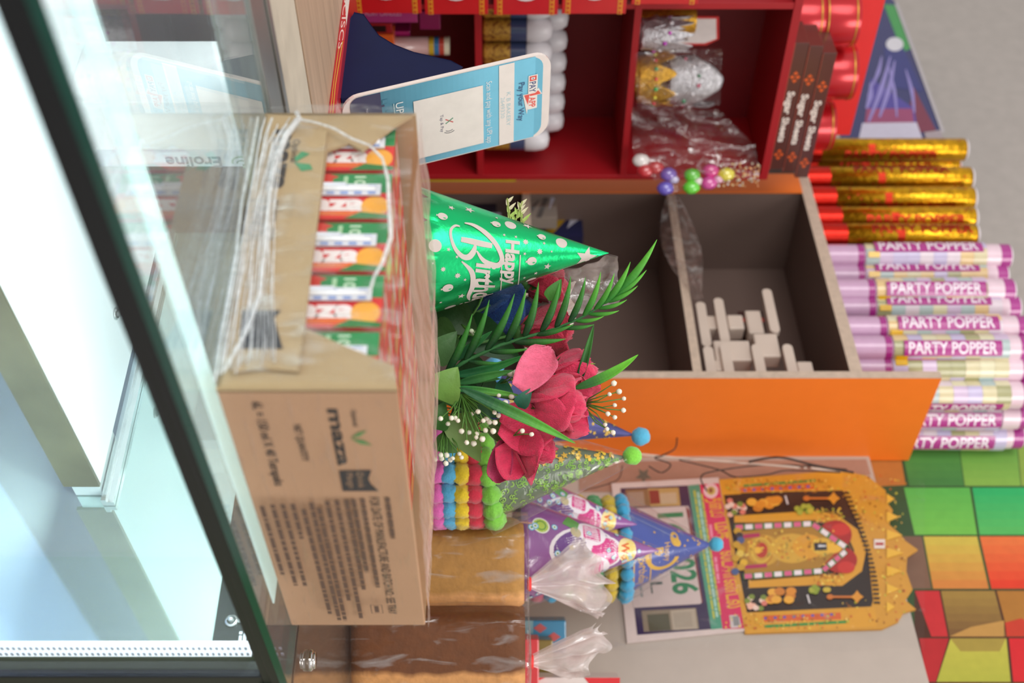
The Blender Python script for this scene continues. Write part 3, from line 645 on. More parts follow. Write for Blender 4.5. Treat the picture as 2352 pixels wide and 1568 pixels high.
class ConeArt(Art):   # items are drawn flat, then bent round the cone: anchor (angle, height)
    def __init__(s, rb, H): super().__init__(); s.rb = rb; s.H = H
    def at(s, th, z, fn_items, rot=0, k=1, maxe=.004):
        tmp = Art(); fn_items(tmp); cr, sr = math.cos(rot), math.sin(rot)
        for V, Fc, col in tmp.I:
            bm = bmesh.new(); vs = [bm.verts.new((x * cr - y * sr, x * sr + y * cr, 0)) for x, y in V]
            for f in Fc:
                try: bm.faces.new([vs[i] for i in f])
                except ValueError: pass
            bmesh.ops.triangulate(bm, faces=bm.faces[:])
            for _ in range(6):
                lo = [e for e in bm.edges if e.calc_length() > maxe]
                if not lo: break
                bmesh.ops.subdivide_edges(bm, edges=lo, cuts=1); bmesh.ops.triangulate(bm, faces=bm.faces[:])
            bm.verts.index_update(); V2 = []
            for v in bm.verts:
                zz = z + v.co.y; r = max(s.rb * (1 - zz / s.H), .003); V2.append((th + v.co.x / r, zz))
            s.I.append((V2, [[q_.index for q_ in f.verts] for f in bm.faces], col)); bm.free()
# green foil birthday hat
def foil(name, c1, rough=.27, scale=60):
    m = mat(name, c1, rough, metal=.9, noise_amt=.10, nscale=20, bump=.12, bscale=200); return m
gd = 1.36; gt = P(1398, 581, gd); gb = P(990, 580, gd); grb = 141 / F * gd; gH = (gt - gb).length
ga = ConeArt(grb, gH); pc = 'cfc3bc'
def gpx(X, Y): z = (X - 990) / (1398 - 990) * gH; r = 141 * (1398 - X) / 408; return math.asin(max(-.98, min(.98, (Y - 580) / max(r, 1)))), z
px = gd / F
def put(X, Y, f, rot=0): th, z = gpx(X, Y); ga.at(th, z, f, rot)
for X, Y, r in ((1007, 565, 14), (1288, 557, 13), (1172, 518, 13), (1035, 705, 13), (1220, 648, 12)): put(X, Y, lambda t, r=r: t.ell(0, 0, r * px, r * px, pc))
for X, Y, r, k in ((1080, 485, 12, 5), (1040, 481, 8, 5), (1345, 590, 26, 5), (1256, 610, 9, 5), (1210, 520, 12, 5), (1238, 577, 7, 8), (1206, 556, 7, 8), (1055, 630, 7, 8), (1024, 616, 6, 8), (1062, 676, 9, 5), (1036, 573, 5, 5), (1054, 589, 4, 5), (1230, 625, 5, 5), (1184, 545, 4, 5), (1158, 541, 4, 5), (1204, 582, 4, 5), (1278, 625, 6, 5), (1071, 639, 4, 5), (1002, 603, 3, 5), (1060, 700, 5, 8), (1016, 690, 4, 5), (1265, 577, 3, 5), (1248, 559, 4, 5), (1204, 635, 4, 5), (1141, 503, 4, 5)):
    put(X, Y, lambda t, r=r, k=k: t.star(0, 0, r * px, pc, n=k, k=.42 if k == 5 else .6))
for X, Y, r in ((1022, 501, 11), (1140, 517, 10), (1220, 598, 11), (1033, 657, 12), (1243, 545, 9)):
    put(X, Y, lambda t, r=r: (t.ell(0, 0, r * px * .85, r * px, pc), t.poly([(-r * px * .25, -r * px * 1.25), (r * px * .25, -r * px * 1.25), (0, -r * px * .8)], pc), t.ell(r * px * .35, r * px * .4, r * px * .15, r * px * .3, '2fb56e')))
def bigB(t):   # swash capital B, strokes given as (across, up)
    def st(pts, w): t.curve([((u - 562) * px, (v - 1098) * px) for u, v in pts], [k * px for k in w], pc)
    st([(513, 1070), (517, 1090), (534, 1116), (560, 1140), (588, 1153), (604, 1146), (604, 1128), (594, 1110), (576, 1097)], [3, 8, 11, 10, 10, 12, 13, 9, 3])
    st([(553, 1063), (556, 1085), (560, 1108), (563, 1131)], [11, 13, 13, 11])
    st([(564, 1094), (578, 1090), (590, 1080), (590, 1066), (574, 1050), (550, 1041), (532, 1041), (522, 1050), (523, 1060)], [5, 12, 13, 11, 8, 6, 6, 6, 3])
put(1098, 562, bigB, 0)
put(1122, 600, lambda t: t.text('irthday', (0, -24 * px), 46 * px, pc, d=(1, -.10), u=(.22, 1), width=160 * px, bold=.03))
put(1166, 552, lambda t: t.text('Happy', (0, -3 * px), 30 * px, pc, d=(1, -.04), u=(0, 1), width=112 * px, bold=.04))
put(1152, 600, lambda t: (t.line([(0, 0), (45 * px, 0), (95 * px, -2 * px)], 2.4 * px, pc), t.line([(-12 * px, 42 * px), (35 * px, 40 * px), (80 * px, 38 * px)], 2.4 * px, pc)))
put(1078, 618, lambda t: (t.curve([(-22 * px, -14 * px), (5 * px, 8 * px), (40 * px, 10 * px), (75 * px, 0), (105 * px, 2 * px)], [2 * px, 11 * px, 12 * px, 9 * px, 2 * px], pc)))
m_green = foil('green_foil', '25d07c')
hat = cone_hat('party_hat', 'shiny green foil cone hat printed Happy Birthday with a scalloped edge', gt, gb, grb, m_green, ga, scallop=12, group='foil party hats in a nested stack', artmat=ARTM)
for i, (c, nm_) in enumerate((('1d2a5e', 'navy blue'), ('b04a72', 'pink'), ('2a3a9a', 'royal blue'), ('c8a030', 'gold'))):
    dz = Vector((0, 0, -.0085 - i * .019))
    cone_hat('party_hat', nm_ + ' foil cone hat nested ' + ('directly' if i == 0 else 'deeper') + ' under the green birthday hat', gt + dz - Vector((0, 0, .0)), gb + dz, grb * 1.0, foil('foil_' + nm_.replace(' ', '_'), c), scallop=12, group='foil party hats in a nested stack')
pb_ = thing('base_box', 'low box under the stack of foil hats, mostly hidden by the carton', 'box', Vector((gb.x, gb.y, ZG)), A1)
b = MB(); b.box((-.05, -.05, 0), (.05, .05, .029), 'd8d0c8'); b.build('box', ARTM, pb_, bevel=.001)
# ---------------------------------------------------------------- pom-pom hats in a bag (middle)
pd = 1.58; ppx = pd / F
ringc = [(1127, 'green', '8ad84a', 1092, 98), (1097, 'red', 'e0344c', 1090, 100), (1068, 'yellow', 'f2d02c', 1088, 103), (1040, 'light blue', '5cb4de', 1086, 104), (1013, 'pink', 'ea6cba', 1086, 106), (986, 'yellow', 'f0c02a', 1086, 106), (958, 'orange', 'ee7a3a', 1086, 106), (930, 'white', 'ece4e0', 1086, 106), (902, 'green', '8ad84a', 1086, 106), (874, 'red', 'e0344c', 1086, 106), (846, 'blue', '5cb4de', 1086, 106), (821, 'yellow', 'f2d02c', 1086, 106)]
oH = (P(1440, 1048, pd) - P(1127, 1092, pd)).length; oa = ConeArt(98 * ppx, oH); rr = random.Random(11)
for i in range(190):
    z = rr.uniform(.006, oH * .93); th = rr.uniform(-.2, 1.9); k = (1 - z / oH) * .45 + .33
    c = rr.choice(('8fc63c', 'a8dc48', '7fb83a'))
    if rr.random() < .62: oa.at(th, z, lambda t: (t.ring(0, 0, .0052 * k, .0044 * k, .0009, c, 12, rr.random() * 3, 5 + rr.random() * 2), t.ring(.001, 0, .0022 * k, .0022 * k, .0009, c, 8, 0, 4)), rr.random() * 6, maxe=.02)
    else: oa.at(th, z, lambda t: [t.ell(.004 * math.cos(w) * k, .004 * math.sin(w) * k, .0016 * k, .0007 * k, c, 6, w) for w in [j * .52 for j in range(7)]], rr.random() * 6, maxe=.02)
for i in range(80):
    z = rr.uniform(.01, oH * .9); th = rr.uniform(-1.5, -.05); k = (1 - z / oH) * .6 + .45; c = rr.choice(('e8b82a', 'f0c838', 'd8a828'))
    if rr.random() < .55: oa.at(th, z, lambda t: t.star(0, 0, rr.uniform(.004, .0075) * k, c, n=5), rr.random() * 6, maxe=.02)
    else: oa.at(th, z, lambda t: t.ell(0, 0, rr.uniform(.0015, .005) * k, rr.uniform(.0015, .005) * k, c, 10), 0, maxe=.02)
for i, (X, nm_, c, u, r) in enumerate(ringc):
    bp_ = P(X, u, pd)
    if i == 0:
        cone_hat('pompom_hat', 'grey-green party hat with lime swirls, gold stars and a green pom-pom tip', P(1440, 1048, pd), bp_, r * ppx, mat('olive_card', '5f6e54', .35, coat=.4), oa, ('86d847', .0125), (c, 15, .0135), group='pom-pom hats in the bagged stack', artmat=ART)
    else:
        lab = nm_ + ' pom-pom ring of the hat nested ' + ('directly under the green-ringed one' if i == 1 else ('just above the pink ring, below the yellow' if i == 3 else ('between the red ring and the light blue ring' if i == 2 else ('under the light blue ring' if i == 4 else ('under the pink ring, above the box edge' if i == 5 else 'low in the stack, hidden behind the carton')))))
        tp = P(1440, 1048, pd) + (bp_ - P(1127, 1092, pd)) - Vector((0, 0, .012)); 
        cone_hat('pompom_hat', lab, bp_ + Vector((0, 0, .10)), bp_, r * ppx * .97, mat('hat_card_' + nm_.replace(' ', '_'), c, .5), None, None, (c, 15, .0135), group='pom-pom hats in the bagged stack')
# clear bag round that stack
fbag = film('clear_bag', .035, .30, (2, 2, 2), 16, 'f4f0ec', .45, .58, .78, .75, .7, .1)
tip = P(1462, 1050, pd); base = P(1120, 1092, pd)
def bagfn(u, v):
    a_ = 2 * math.pi * u; 
    if v < .55: zz = v / .55; c = P(975, 1087, pd).lerp(P(1130, 1092, pd), zz); r = 118 * ppx * (1 - .02 * zz)
    else: zz = (v - .55) / .45; c = P(1130, 1092, pd).lerp(tip, zz); r = 118 * ppx * (1 - zz) ** .93 + .006 * (1 - zz) + .0025
    r *= 1 + .045 * noise.noise(Vector((math.cos(a_) * 2, math.sin(a_) * 2, v * 6))); r += .004 * max(0, math.cos(a_ - 0.2)) ** 3
    return c + Vector((math.cos(a_) * r, math.sin(a_) * r, 0))
b = MB(); b.grid(bagfn, 48, 36); tag(b.build('clear_bag', fbag), 'crinkled clear bag round the olive pom-pom hat stack', 'plastic bag')
# navy star hat with a blue ball behind
na = ConeArt(.058, .20); rr = random.Random(4)
for i in range(60): z = rr.uniform(.02, .19); k = (1 - z / .2) * .6 + .4; na.at(rr.uniform(-1.6, 1.6), z, lambda t: t.star(0, 0, rr.uniform(.003, .008) * k, 'd8b050', n=5), rr.random() * 6, maxe=.02)
cone_hat('party_hat', 'silvery navy hat with gold stars and a blue ball tip behind the olive one', P(1460, 1000, 1.72), P(1120, 935, 1.72), .058, mat('navy_holo', '5a5a92', .25, metal=.5, noise_amt=.2, nscale=25), na, ('58b4d8', .0135), ('5cb4de', 14, .012), group='party hats by the bread', artmat=ART)
# purple sweets hats
def sweet_art(rb, H, seed):
    a = ConeArt(rb, H); rr = random.Random(seed); s = rb / .078
    a.at(-.05, H * .30, lambda t: (t.ell(0, .028 * s, .034 * s, .05 * s, 'f0e6ea', 24, .15), t.ell(0, .03 * s, .030 * s, .046 * s, '6a3a86', 24, .15), t.star(.0, .012 * s, .006 * s, 'f0d040')))
    a.at(.12, H * .58, lambda t: (t.ell(0, 0, .027 * s, .030 * s, 'f2e8ee'), t.ell(0, .004 * s, .022 * s, .022 * s, 'd83a88'), t.ell(-.006 * s, .010 * s, .0015, .0015, 'fff0f4'), t.ell(.006 * s, .004 * s, .0015, .0015, 'fff0f4')))
    a.at(-.7, H * .50, lambda t: (t.ell(0, 0, .020 * s, .022 * s, 'f2e8ee'), t.poly(rrect(-.013 * s, -.012 * s, .013 * s, .014 * s, .004 * s), 'd83a88')))
    a.at(.9, H * .52, lambda t: (t.ell(0, 0, .022 * s, .024 * s, 'f2e8ee'), t.poly(rrect(-.014 * s, -.012 * s, .015 * s, .014 * s, .004 * s), 'e04a8e')))
    a.at(.0, H * .76, lambda t: (t.ell(0, 0, .021 * s, .014 * s, 'f6e0a0'), t.ell(-.006 * s, .005 * s, .009 * s, .008 * s, 'f4d878'), t.ell(.008 * s, .004 * s, .008 * s, .007 * s, 'f4d878'), t.text('Wow', (-.012 * s, -.008 * s), .012 * s, 'e06a30', bold=.04)))
    a.at(-.55, H * .14, lambda t: (t.ell(0, 0, .013 * s, .013 * s, 'f2eee0'), t.ell(0, 0, .011 * s, .011 * s, 'b8d048'), t.ring(0, 0, .007 * s, .007 * s, .002 * s, '6aa040'), t.line([(0, -.013 * s), (.002 * s, -.03 * s)], .0025 * s, 'e0a080')))
    a.at(-.9, H * .36, lambda t: (t.poly([(-.016 * s, -.004 * s), (-.004 * s, .012 * s), (.014 * s, .008 * s), (.008 * s, -.014 * s)], '5aa048'), t.ell(.016 * s, .006 * s, .008 * s, .008 * s, 'c8b890')))
    for i in range(30):
        th = rr.uniform(-1.3, 1.5); z = rr.uniform(.01, H * .85); k = .4 + .6 * (1 - z / H)
        a.at(th, z, lambda t: (t.ell(0, 0, .0052 * k, .0052 * k, '6ac0dc', 12), t.ell(0, 0, .0036 * k, .0036 * k, 'f2eef2', 12), t.ell(0, 0, .0018 * k, .0018 * k, rr.choice(('d84a8a', '6ab048')), 8)), maxe=.02)
    return a
pur = mat('purple_card', '93559a', .28, coat=.5, noise_amt=.08, nscale=12)
t1, b1 = P(1514, 1263, 1.76), P(1195, 1262, 1.76); r1 = .076
cone_hat('party_hat', 'front purple sweets-print party hat leaning above the light bread loaf', t1, b1, r1, pur, sweet_art(r1, (t1 - b1).length, 3), group='party hats by the bread', artmat=ARTG)
t2, b2 = P(1463, 1204, 1.86), P(1180, 1170, 1.86); r2 = .068
cone_hat('party_hat', 'rear purple sweets-print party hat half hidden behind its twin', t2, b2, r2, pur, sweet_art(r2, (t2 - b2).length, 8), group='party hats by the bread', artmat=ARTG)
t3, b3 = P(1636, 1250, 1.93), P(1432, 1258, 1.93); r3 = .074; h3 = (t3 - b3).length
ba = ConeArt(r3, h3); gold = 'd8a83a'
ba.at(.25, h3 * .40, lambda t: (t.ring(0, 0, .026, .026, .007, gold, 24, -1.9, 1.5, -.3), t.text('Happy', (-.016, .004), .010, gold, width=.03), t.text('B', (-.010, -.013), .015, gold, bold=.03)))
ba.at(.7, h3 * .16, lambda t: (t.line([(-.03, -.014), (.035, -.014), (.03, .0), (.035, .014), (-.03, .014), (-.025, 0), (-.03, -.014)], .002, gold), t.text('Birthday', (-.026, -.006), .014, gold, width=.05)))
ba.at(-.35, h3 * .55, lambda t: (t.ell(0, 0, .012, .007, 'c89a3a'), t.ell(.006, .004, .006, .006, gold), t.ell(-.004, .001, .003, .003, '3a4a90')))
for i in range(26): ba.at(rr.uniform(-1.4, 1.5), rr.uniform(.01, h3 * .9), lambda t: t.star(0, 0, .0024, gold), maxe=.02)
ba.at(-1.0, h3 * .2, lambda t: [t.line([(-.02 + i * .012, -.025), (-.016 + i * .012, .05)], .0012, '8a94b8') for i in range(4)])
cone_hat('pompom_hat', 'royal blue happy birthday hat with a shiny light blue pom-pom in front of the calendar', t3, b3, r3, mat('royal_card', '3b4c9c', .22, coat=.6, noise_amt=.15, nscale=16), ba, ('4cb2d6', .0115), ('3ea2cc', 22, .0105), group='party hats by the bread', artmat=ARTG)
for i, (c, n_) in enumerate((('d2b43a', 'yellow'), ('4a9a5a', 'green'), ('d2b43a', 'mustard'), ('8ab84a', 'lime'), ('3ea2cc', 'blue'), ('d05a7a', 'pink'), ('d2b43a', 'golden'))):
    bb = b3 - Vector((0, 0, .023 * (i + 1)))
    cone_hat('pompom_hat', n_ + ' pom-pom ring in the stack under the royal blue hat' + ('' if i < 2 else ', hidden behind the bread bags'), bb + Vector((0, 0, .1)), bb, r3 * .97, mat('hat_card2_' + n_, c, .5), None, None, (c, 22, .0108), group='pom-pom hats under the blue hat')
fcone = film('clear_cone_wrap', .03, .25, (2, 2, 2), 22, 'f0eeee', .35, .6, .8, .8, .8, .08)
def wrapfn(t_, b_, r_, k=1.1):
    def f(u, v):
        a_ = 2 * math.pi * u; c = b_.lerp(t_, v * 1.03); r = r_ * k * (1 - v) + .0022 + .004 * noise.noise(Vector((math.cos(a_) * 3, math.sin(a_) * 3, v * 9))) * (1 - v)
        return c + Vector((math.cos(a_) * r, math.sin(a_) * r, 0))
    return f
b = MB(); b.grid(wrapfn(t3, b3, r3, 1.16), 36, 24); tag(b.build('clear_wrap', fcone), 'clear crinkled wrap over the royal blue birthday hat', 'plastic bag')
b = MB(); b.grid(wrapfn(t1, b1, r1, 1.12), 36, 24); tag(b.build('clear_wrap', fcone), 'clear wrap over the front purple sweets hat', 'plastic bag')
# carton behind the bread that carries those hats
hc = thing('carton', 'plain carton standing behind the bread loaves, carrying the purple hats', 'carton', P(1150, 1300, 1.86) * 1 - Vector((0, 0, P(1150, 1300, 1.86).z - ZG)), A1)
b = MB(); b.box((-.07, -.19, 0), (.17, .19, .196), 'c2b8ac'); b.build('box', ARTM, hc, bevel=.001)
rb_ = [('red box', 1468, 1600, 1238, 1.83, 'd8353a', 'red card box standing behind the dark loaf', 'box'), ('a', 1425, 1500, 1300, 1.93, '3f86ac', 'blue packet with red diamonds behind the knotted bag', 'packet'), ('c', 1470, 1565, 1270, 1.90, '87702c', 'olive brown packet above the red box', 'packet'), ('b', 1556, 1640, 1424, 1.86, 'e0d2cc', 'white and red printed box at the right edge', 'box')]
for nme, u0, u1, X, d_, c, lab, cat in rb_:
    zt_ = P(X, u0, d_).z; zb_ = CZ - .0005; x0 = P(X, u0, d_).x; x1 = P(X, u1, d_).x; th = thing('printed_box' if cat == 'box' else 'snack_packet', lab, cat, Vector(((x0 + x1) / 2, d_, zb_)), R(-2))
    w = (x1 - x0) / 2; b = MB(); b.box((-w, 0, 0), (w, .035, zt_ - zb_), c); b.build('body', ARTG, th, bevel=.002)
    a = Art(); hh = zt_ - zb_
    if nme == 'a':
        for i in range(4): a.star(-w + .012 + .014 * (i % 2), .02 + i * .022, .011, 'c0504e', n=2, k=.7)
        a.rect(-w, hh * .35, -w * .2, hh * .5, '8ab0b8')
    elif nme == 'b': a.poly([(-w, 0), (-w + .02, 0), (-w + .004, .06), (-w, .07)], 'd8252c'); a.poly([(-w, hh), (-w, hh * .7), (w, hh * .95), (w, hh)], 'd8252c'); a.text('V', (-w + .01, hh * .5), .02, '6a5a58')
    else: a.rect(-w * .9, hh * .1, w * .9, hh * .2, 'b02a30' if nme == 'red box' else '7a2020')
    a.build('front_print', ARTG, pm((0, -.0003, 0), (1, 0, 0), (0, 0, 1), (0, -1, 0)), th)
# ---------------------------------------------------------------- bread
def loaf(name, label, uc, w, X1, d, m_, rz, seed):
    c = P(820, uc, d); t = thing(name, label, 'bread', Vector((c.x, c.y, ZG)), rz)
    Hh = P(X1, uc, d).z - ZG; dp = .10
    b = MB(); n = 44; V = []; lv = 26
    for j in range(lv + 1):
        z = Hh * j / lv; k = 1
        e = min(z, Hh - z); 
        k = 1 if e > .02 else (1 - (1 - e / .02) ** 2 * .16)
        for i in range(n):
            a_ = 2 * math.pi * i / n; ca, sa = math.cos(a_), math.sin(a_); p_ = 5
            r = (abs(ca) ** p_ + abs(sa) ** p_) ** (-1 / p_)
            wv = 1 + .02 * noise.noise(Vector((ca * 1.3, sa * 1.3, z * 14 + seed)))
            V.append((ca * r * w / 2 * k * wv, sa * r * dp / 2 * k * wv, z))
    Fc = [(j * n + i, j * n + (i + 1) % n, (j + 1) * n + (i + 1) % n, (j + 1) * n + i) for j in range(lv) for i in range(n)]
    Fc += [tuple(range(n))[::-1], tuple(lv * n + i for i in range(n))]
    b.add(V, Fc, 'ffffff', None, True); b.build('loaf', m_, t); return t, Hh
def breadmat(name, top, side, line):
    m, n, l, b = new_mat(name); b.inputs['Roughness'].default_value = .75
    tc = n.new('ShaderNodeTexCoord'); sp = n.new('ShaderNodeSeparateXYZ'); l.new(tc.outputs['Object'], sp.inputs[0])
    nz = n.new('ShaderNodeTexNoise'); nz.inputs['Scale'].default_value = 22; nz.inputs['Detail'].default_value = 8; l.new(tc.outputs['Object'], nz.inputs[0])
    ad = n.new('ShaderNodeMath'); ad.operation = 'MULTIPLY_ADD'; ad.inputs[1].default_value = .02; l.new(nz.outputs[0], ad.inputs[0]); l.new(sp.outputs['X'], ad.inputs[2])
    cr = n.new('ShaderNodeMapRange'); cr.inputs['From Min'].default_value = line; cr.inputs['From Max'].default_value = line + .008; l.new(ad.outputs[0], cr.inputs[0])
    mx = n.new('ShaderNodeMix'); mx.data_type = 'RGBA'; l.new(cr.outputs[0], mx.inputs[0]); mx.inputs[6].default_value = c4(top); mx.inputs[7].default_value = c4(side)
    n2 = n.new('ShaderNodeTexNoise'); n2.inputs['Scale'].default_value = 90; l.new(tc.outputs['Object'], n2.inputs[0])
    mr = n.new('ShaderNodeMapRange'); mr.inputs['To Min'].default_value = .75; mr.inputs['To Max'].default_value = 1.25; l.new(n2.outputs[0], mr.inputs[0])
    vm = n.new('ShaderNodeVectorMath'); vm.operation = 'SCALE'; l.new(mx.outputs[2], vm.inputs[0]); l.new(mr.outputs[0], vm.inputs['Scale']); l.new(vm.outputs[0], b.inputs['Base Color'])
    bp = n.new('ShaderNodeBump'); bp.inputs['Strength'].default_value = .5; bp.inputs['Distance'].default_value = .003; l.new(n2.outputs[0], bp.inputs['Height']); l.new(bp.outputs[0], b.inputs['Normal'])
    return m
ld1, ld2 = 1.66, 1.62
l1, h1 = loaf('bread_loaf', 'light tan sandwich loaf standing on end beside the carton', 1293, .118, 1203, ld1, breadmat('light_crust', 'b8843e', 'e8a868', .036), R(4), 1)
l2, h2 = loaf('bread_loaf', 'dark brown crusted sandwich loaf at the right edge', 1484, .112, 1205, ld2, breadmat('dark_crust', '6e3c12', 'd89a5c', .026), R(6), 5)
bagm = film('bread_bag', .03, .5, (2.5, 2.5, .7), 22, 'f4e8e2', .5, .56, .76, .7, 1.0, .16)  # bag highlights are put into the film as pale stretched streaks
def breadbag(uc, w, X1, d, Xt, ut, label, fan, seed):
    c = P(820, uc, d); hz = P(X1, uc, d).z - ZG; tie = P(Xt, ut, d - .0)
    t = thing('bread_bag', label, 'plastic bag', Vector((c.x, c.y, ZG)), 0, 'knotted bread bags')
    def f(u, v):
        a_ = 2 * math.pi * u; ca, sa = math.cos(a_), math.sin(a_); p_ = 6; r = (abs(ca) ** p_ + abs(sa) ** p_) ** (-1 / p_)
        zz = ZG + .001 + hz * min(v / .8, 1) * 1.02; k = 1; cx, cy = c.x, c.y
        if v > .8: q_ = (v - .8) / .2; k = (1 - q_) ** .6 * .94 + .05; zz = ZG + hz * 1.02 + (tie.z - ZG - hz * 1.02) * q_; cx = c.x + (tie.x - c.x) * q_; cy = c.y + (tie.y - c.y) * q_
        cr = .0035 * noise.noise(Vector((ca * 3 + seed, sa * 3, v * 7)))
        x = ca * r * (w / 2 + .005 + cr) * k; y = sa * r * (.05 + .005 + cr) * k
        co, si = math.cos(R(5)), math.sin(R(5)); return Vector((cx + x * co - y * si, cy + x * si + y * co, zz))
    b = MB(); b.grid(f, 56, 40); b.build('bag_body', bagm, t, True)
    b = MB(); pts = [tie + Vector((.0075 * math.cos(k * .52), .006 * math.sin(k * .52), 0)) for k in range(13)]; b.tube(pts, .0028, 'ee3a34'); plab(b.build('tie', mat('red_tape', 'ee2f2c', .5), t, True), 'red tape tie')
    e0, e1, e2 = [P(X, Y, d) for X, Y in fan]     # fan: left tip, middle, right tip
    def g(u, v):
        s = 2 * u - 1; end = (e0.lerp(e1, u * 2) if u < .5 else e1.lerp(e2, u * 2 - 1)); v2 = v ** .85
        p_ = tie.lerp(end, v2); pl = math.sin(u * 19 + seed + 2 * noise.noise(Vector((v * 3, seed, 0)))) * .014 * v + .016 * v * noise.noise(Vector((u * 5, v * 4, seed)))
        p_ += Vector((.004 * math.sin(u * 17) * v, pl, .012 * v * v * noise.noise(Vector((u * 9, 1, seed))))); p_.x += (u - .5) * .012 * (1 - v); return p_
    b = MB(); b.grid(g, 70, 24); b.grid(lambda u, v: g(u, v) + Vector((.003 * v, .013 + .012 * math.sin(u * 9 + seed) * v, -.006 * v)), 60, 20)
    b.build('bag_mouth', film('bag_mouth', .52, .42, (1, 1, 1), 24, 'fff4f2', .5, .40, .7, .18, 1.0, .16), t, True)
breadbag(1293, .118, 1203, ld1, 1216, 1341, 'clear bread bag tied red at the top of the light loaf', ((1345, 1236), (1402, 1330), (1385, 1428)), 2)
breadbag(1484, .112, 1205, ld2, 1221, 1519, 'clear bread bag tied red above the dark loaf', ((1384, 1432), (1395, 1490), (1318, 1566)), 9)
# ---------------------------------------------------------------- artificial flowers
fd = 1.38
fl_ = thing('artificial_bouquet', 'bouquet of pink cloth roses, fern frond and white sprigs just behind the carton', 'artificial flowers', Vector((P(1000, 850, 1.42).x, 1.42, ZG)), 0)
b = MB(); T = Matrix.Translation((P(1000, 850, 1.42).x, 1.42, ZG)); b.lathe([(0, 0), (.026, 0), (.034, .05), (.036, .065), (.033, .065), (.028, .05), (0, .045)], 28, '8a5a3a', T)
b.build('pot', mat('terracotta', '9a5f42', .7), fl_, True)
root = Vector((P(1000, 850, 1.42).x, 1.42, ZG + .05))
def cloth(name, c, c2=None): return mat(name, c, .62, noise_amt=.16, nscale=60, bump=.9, bscale=300, stretch=(3, 3, 1), sheen=.3)
def petal(b, base, axis, side, Wd_, Hp, cup, curl, col, seed=0):
    out = axis.cross(side).normalized()
    def f(u, v):
        s = (u - .5) * 2; wv = math.sin(math.pi * min(.985, .12 + .80 * v ** .8)) ** .6 if v > .0 else .35
        w = Wd_ * (.30 + .70 * math.sin(math.pi * (.08 + .66 * v))) * (1 if v < .85 else 1 - .55 * ((v - .85) / .15) ** 2)
        p_ = base + axis * Hp * (v - .06 * s * s * v) + side * s * w / 2 - out * cup * (s * s) * w * (.8 + .2 * v)
        p_ += out * (curl * v ** 2.6) * Hp + out * Hp * .25 * math.sin(math.pi * v * .8) * .7
        p_ += out * .0022 * noise.noise(Vector((u * 5 + seed, v * 5, seed))) + axis * .0024 * noise.noise(Vector((u * 9, seed * 3, 0))) * v
        return p_
    b.grid(f, 12, 12, col)
def rose(X, Y, d, axp, size, n_in, n_out, m_, openk=.5, seed=0, name='rose', lab=None):
    c = P(X, Y, d); ax = (P(axp[0], axp[1], d + axp[2]) - c).normalized(); s0 = ax.cross(Vector((0, 1, .2))).normalized(); s1 = ax.cross(s0)
    b = MB(); rr = random.Random(seed)
    for i in range(n_in):
        a_ = i * 2.2; sd = s0 * math.cos(a_) + s1 * math.sin(a_); out = ax.cross(sd).normalized()
        petal(b, c + out * size * .04, ax, sd, size * .55, size * (1.0 - .02 * i), .42, .02, 'ffffff', seed + i)
    for i in range(n_out):
        a_ = i * 2 * math.pi / n_out + seed; sd = s0 * math.cos(a_) + s1 * math.sin(a_); out = ax.cross(sd).normalized(); k = rr.uniform(.85, 1.05)
        petal(b, c + out * size * .08, (ax + out * openk * .25 * k).normalized(), sd, size * .95, size * .98 * k, .24, openk * k * .55, 'ffffff', seed + 10 + i)
    o = b.build(name, m_, fl_, True, solid=.0004)
    if lab: o['label'] = lab
    b = MB(); b.sphere(c, size * .16, '3f6a30', 12, 8)
    for i in range(5):
        a_ = i * 1.257 + .5; out = s0 * math.cos(a_) + s1 * math.sin(a_); leaf_(b, c, c + ax * size * .25 + out * size * .42, size * .14, out, '3f6a30')
    st = [c, c.lerp(root, .3) + Vector((0, 0, -.005)), c.lerp(root, .7), root]; b.tube(st, .0018, '4a7a38'); b.build('calyx_and_stem', LEAFM, o, True)
LEAFM = mat('leaf_cloth', None, .48, attr=True, noise_amt=.14, nscale=60, bump=.25, bscale=200, spec=.4)
def leaf_(b, p0, p1, w, n=None, col='3f7a30', fold=.25, bend=0, serr=0, prof=.5, col2=None, nv=10):
    ax = p1 - p0; L_ = ax.length; ax.normalize(); 
    vd = (CAM - p0).normalized() if n is None else n
    sd = ax.cross(vd).normalized(); up = sd.cross(ax).normalized()
    def f(u, v):
        s = (u - .5) * 2; ww = w * (math.sin(math.pi * v ** prof) ** .85 if 0 < v < 1 else 0) * (1 + serr * (1 if int(v * 2 * nv) % 2 else -1))
        return p0 + ax * L_ * v + sd * s * ww / 2 + up * (abs(s) * ww * fold + bend * math.sin(math.pi * v))
    if col2: b.grid(f, 4, nv, colfn=lambda u, v: col if v < .45 else col2)
    else: b.grid(f, 4, nv, col)
hot = cloth('hot_pink_cloth', 'e8315f'); pale = cloth('light_pink_cloth', 'ee6a8c'); deep = cloth('deep_pink_cloth', 'd41f50'); mag = cloth('magenta_cloth', 'b82058')
whitec = cloth('white_cloth', 'e8d8cc'); bluec = cloth('blue_cloth', '1f4f9e'); redc = cloth('red_cloth', 'c81f44')
rose(1212, 922, 1.335, (1350, 935, -.02), .070, 3, 5, hot, .45, 1, lab='largest hot pink rose, facing upward')
rose(1262, 862, 1.385, (1380, 848, .01), .056, 3, 5, hot, .5, 2, lab='pink rose behind the largest one')
rose(1168, 985, 1.345, (1275, 1050, -.01), .062, 3, 5, deep, .7, 3, lab='open lower pink rose')
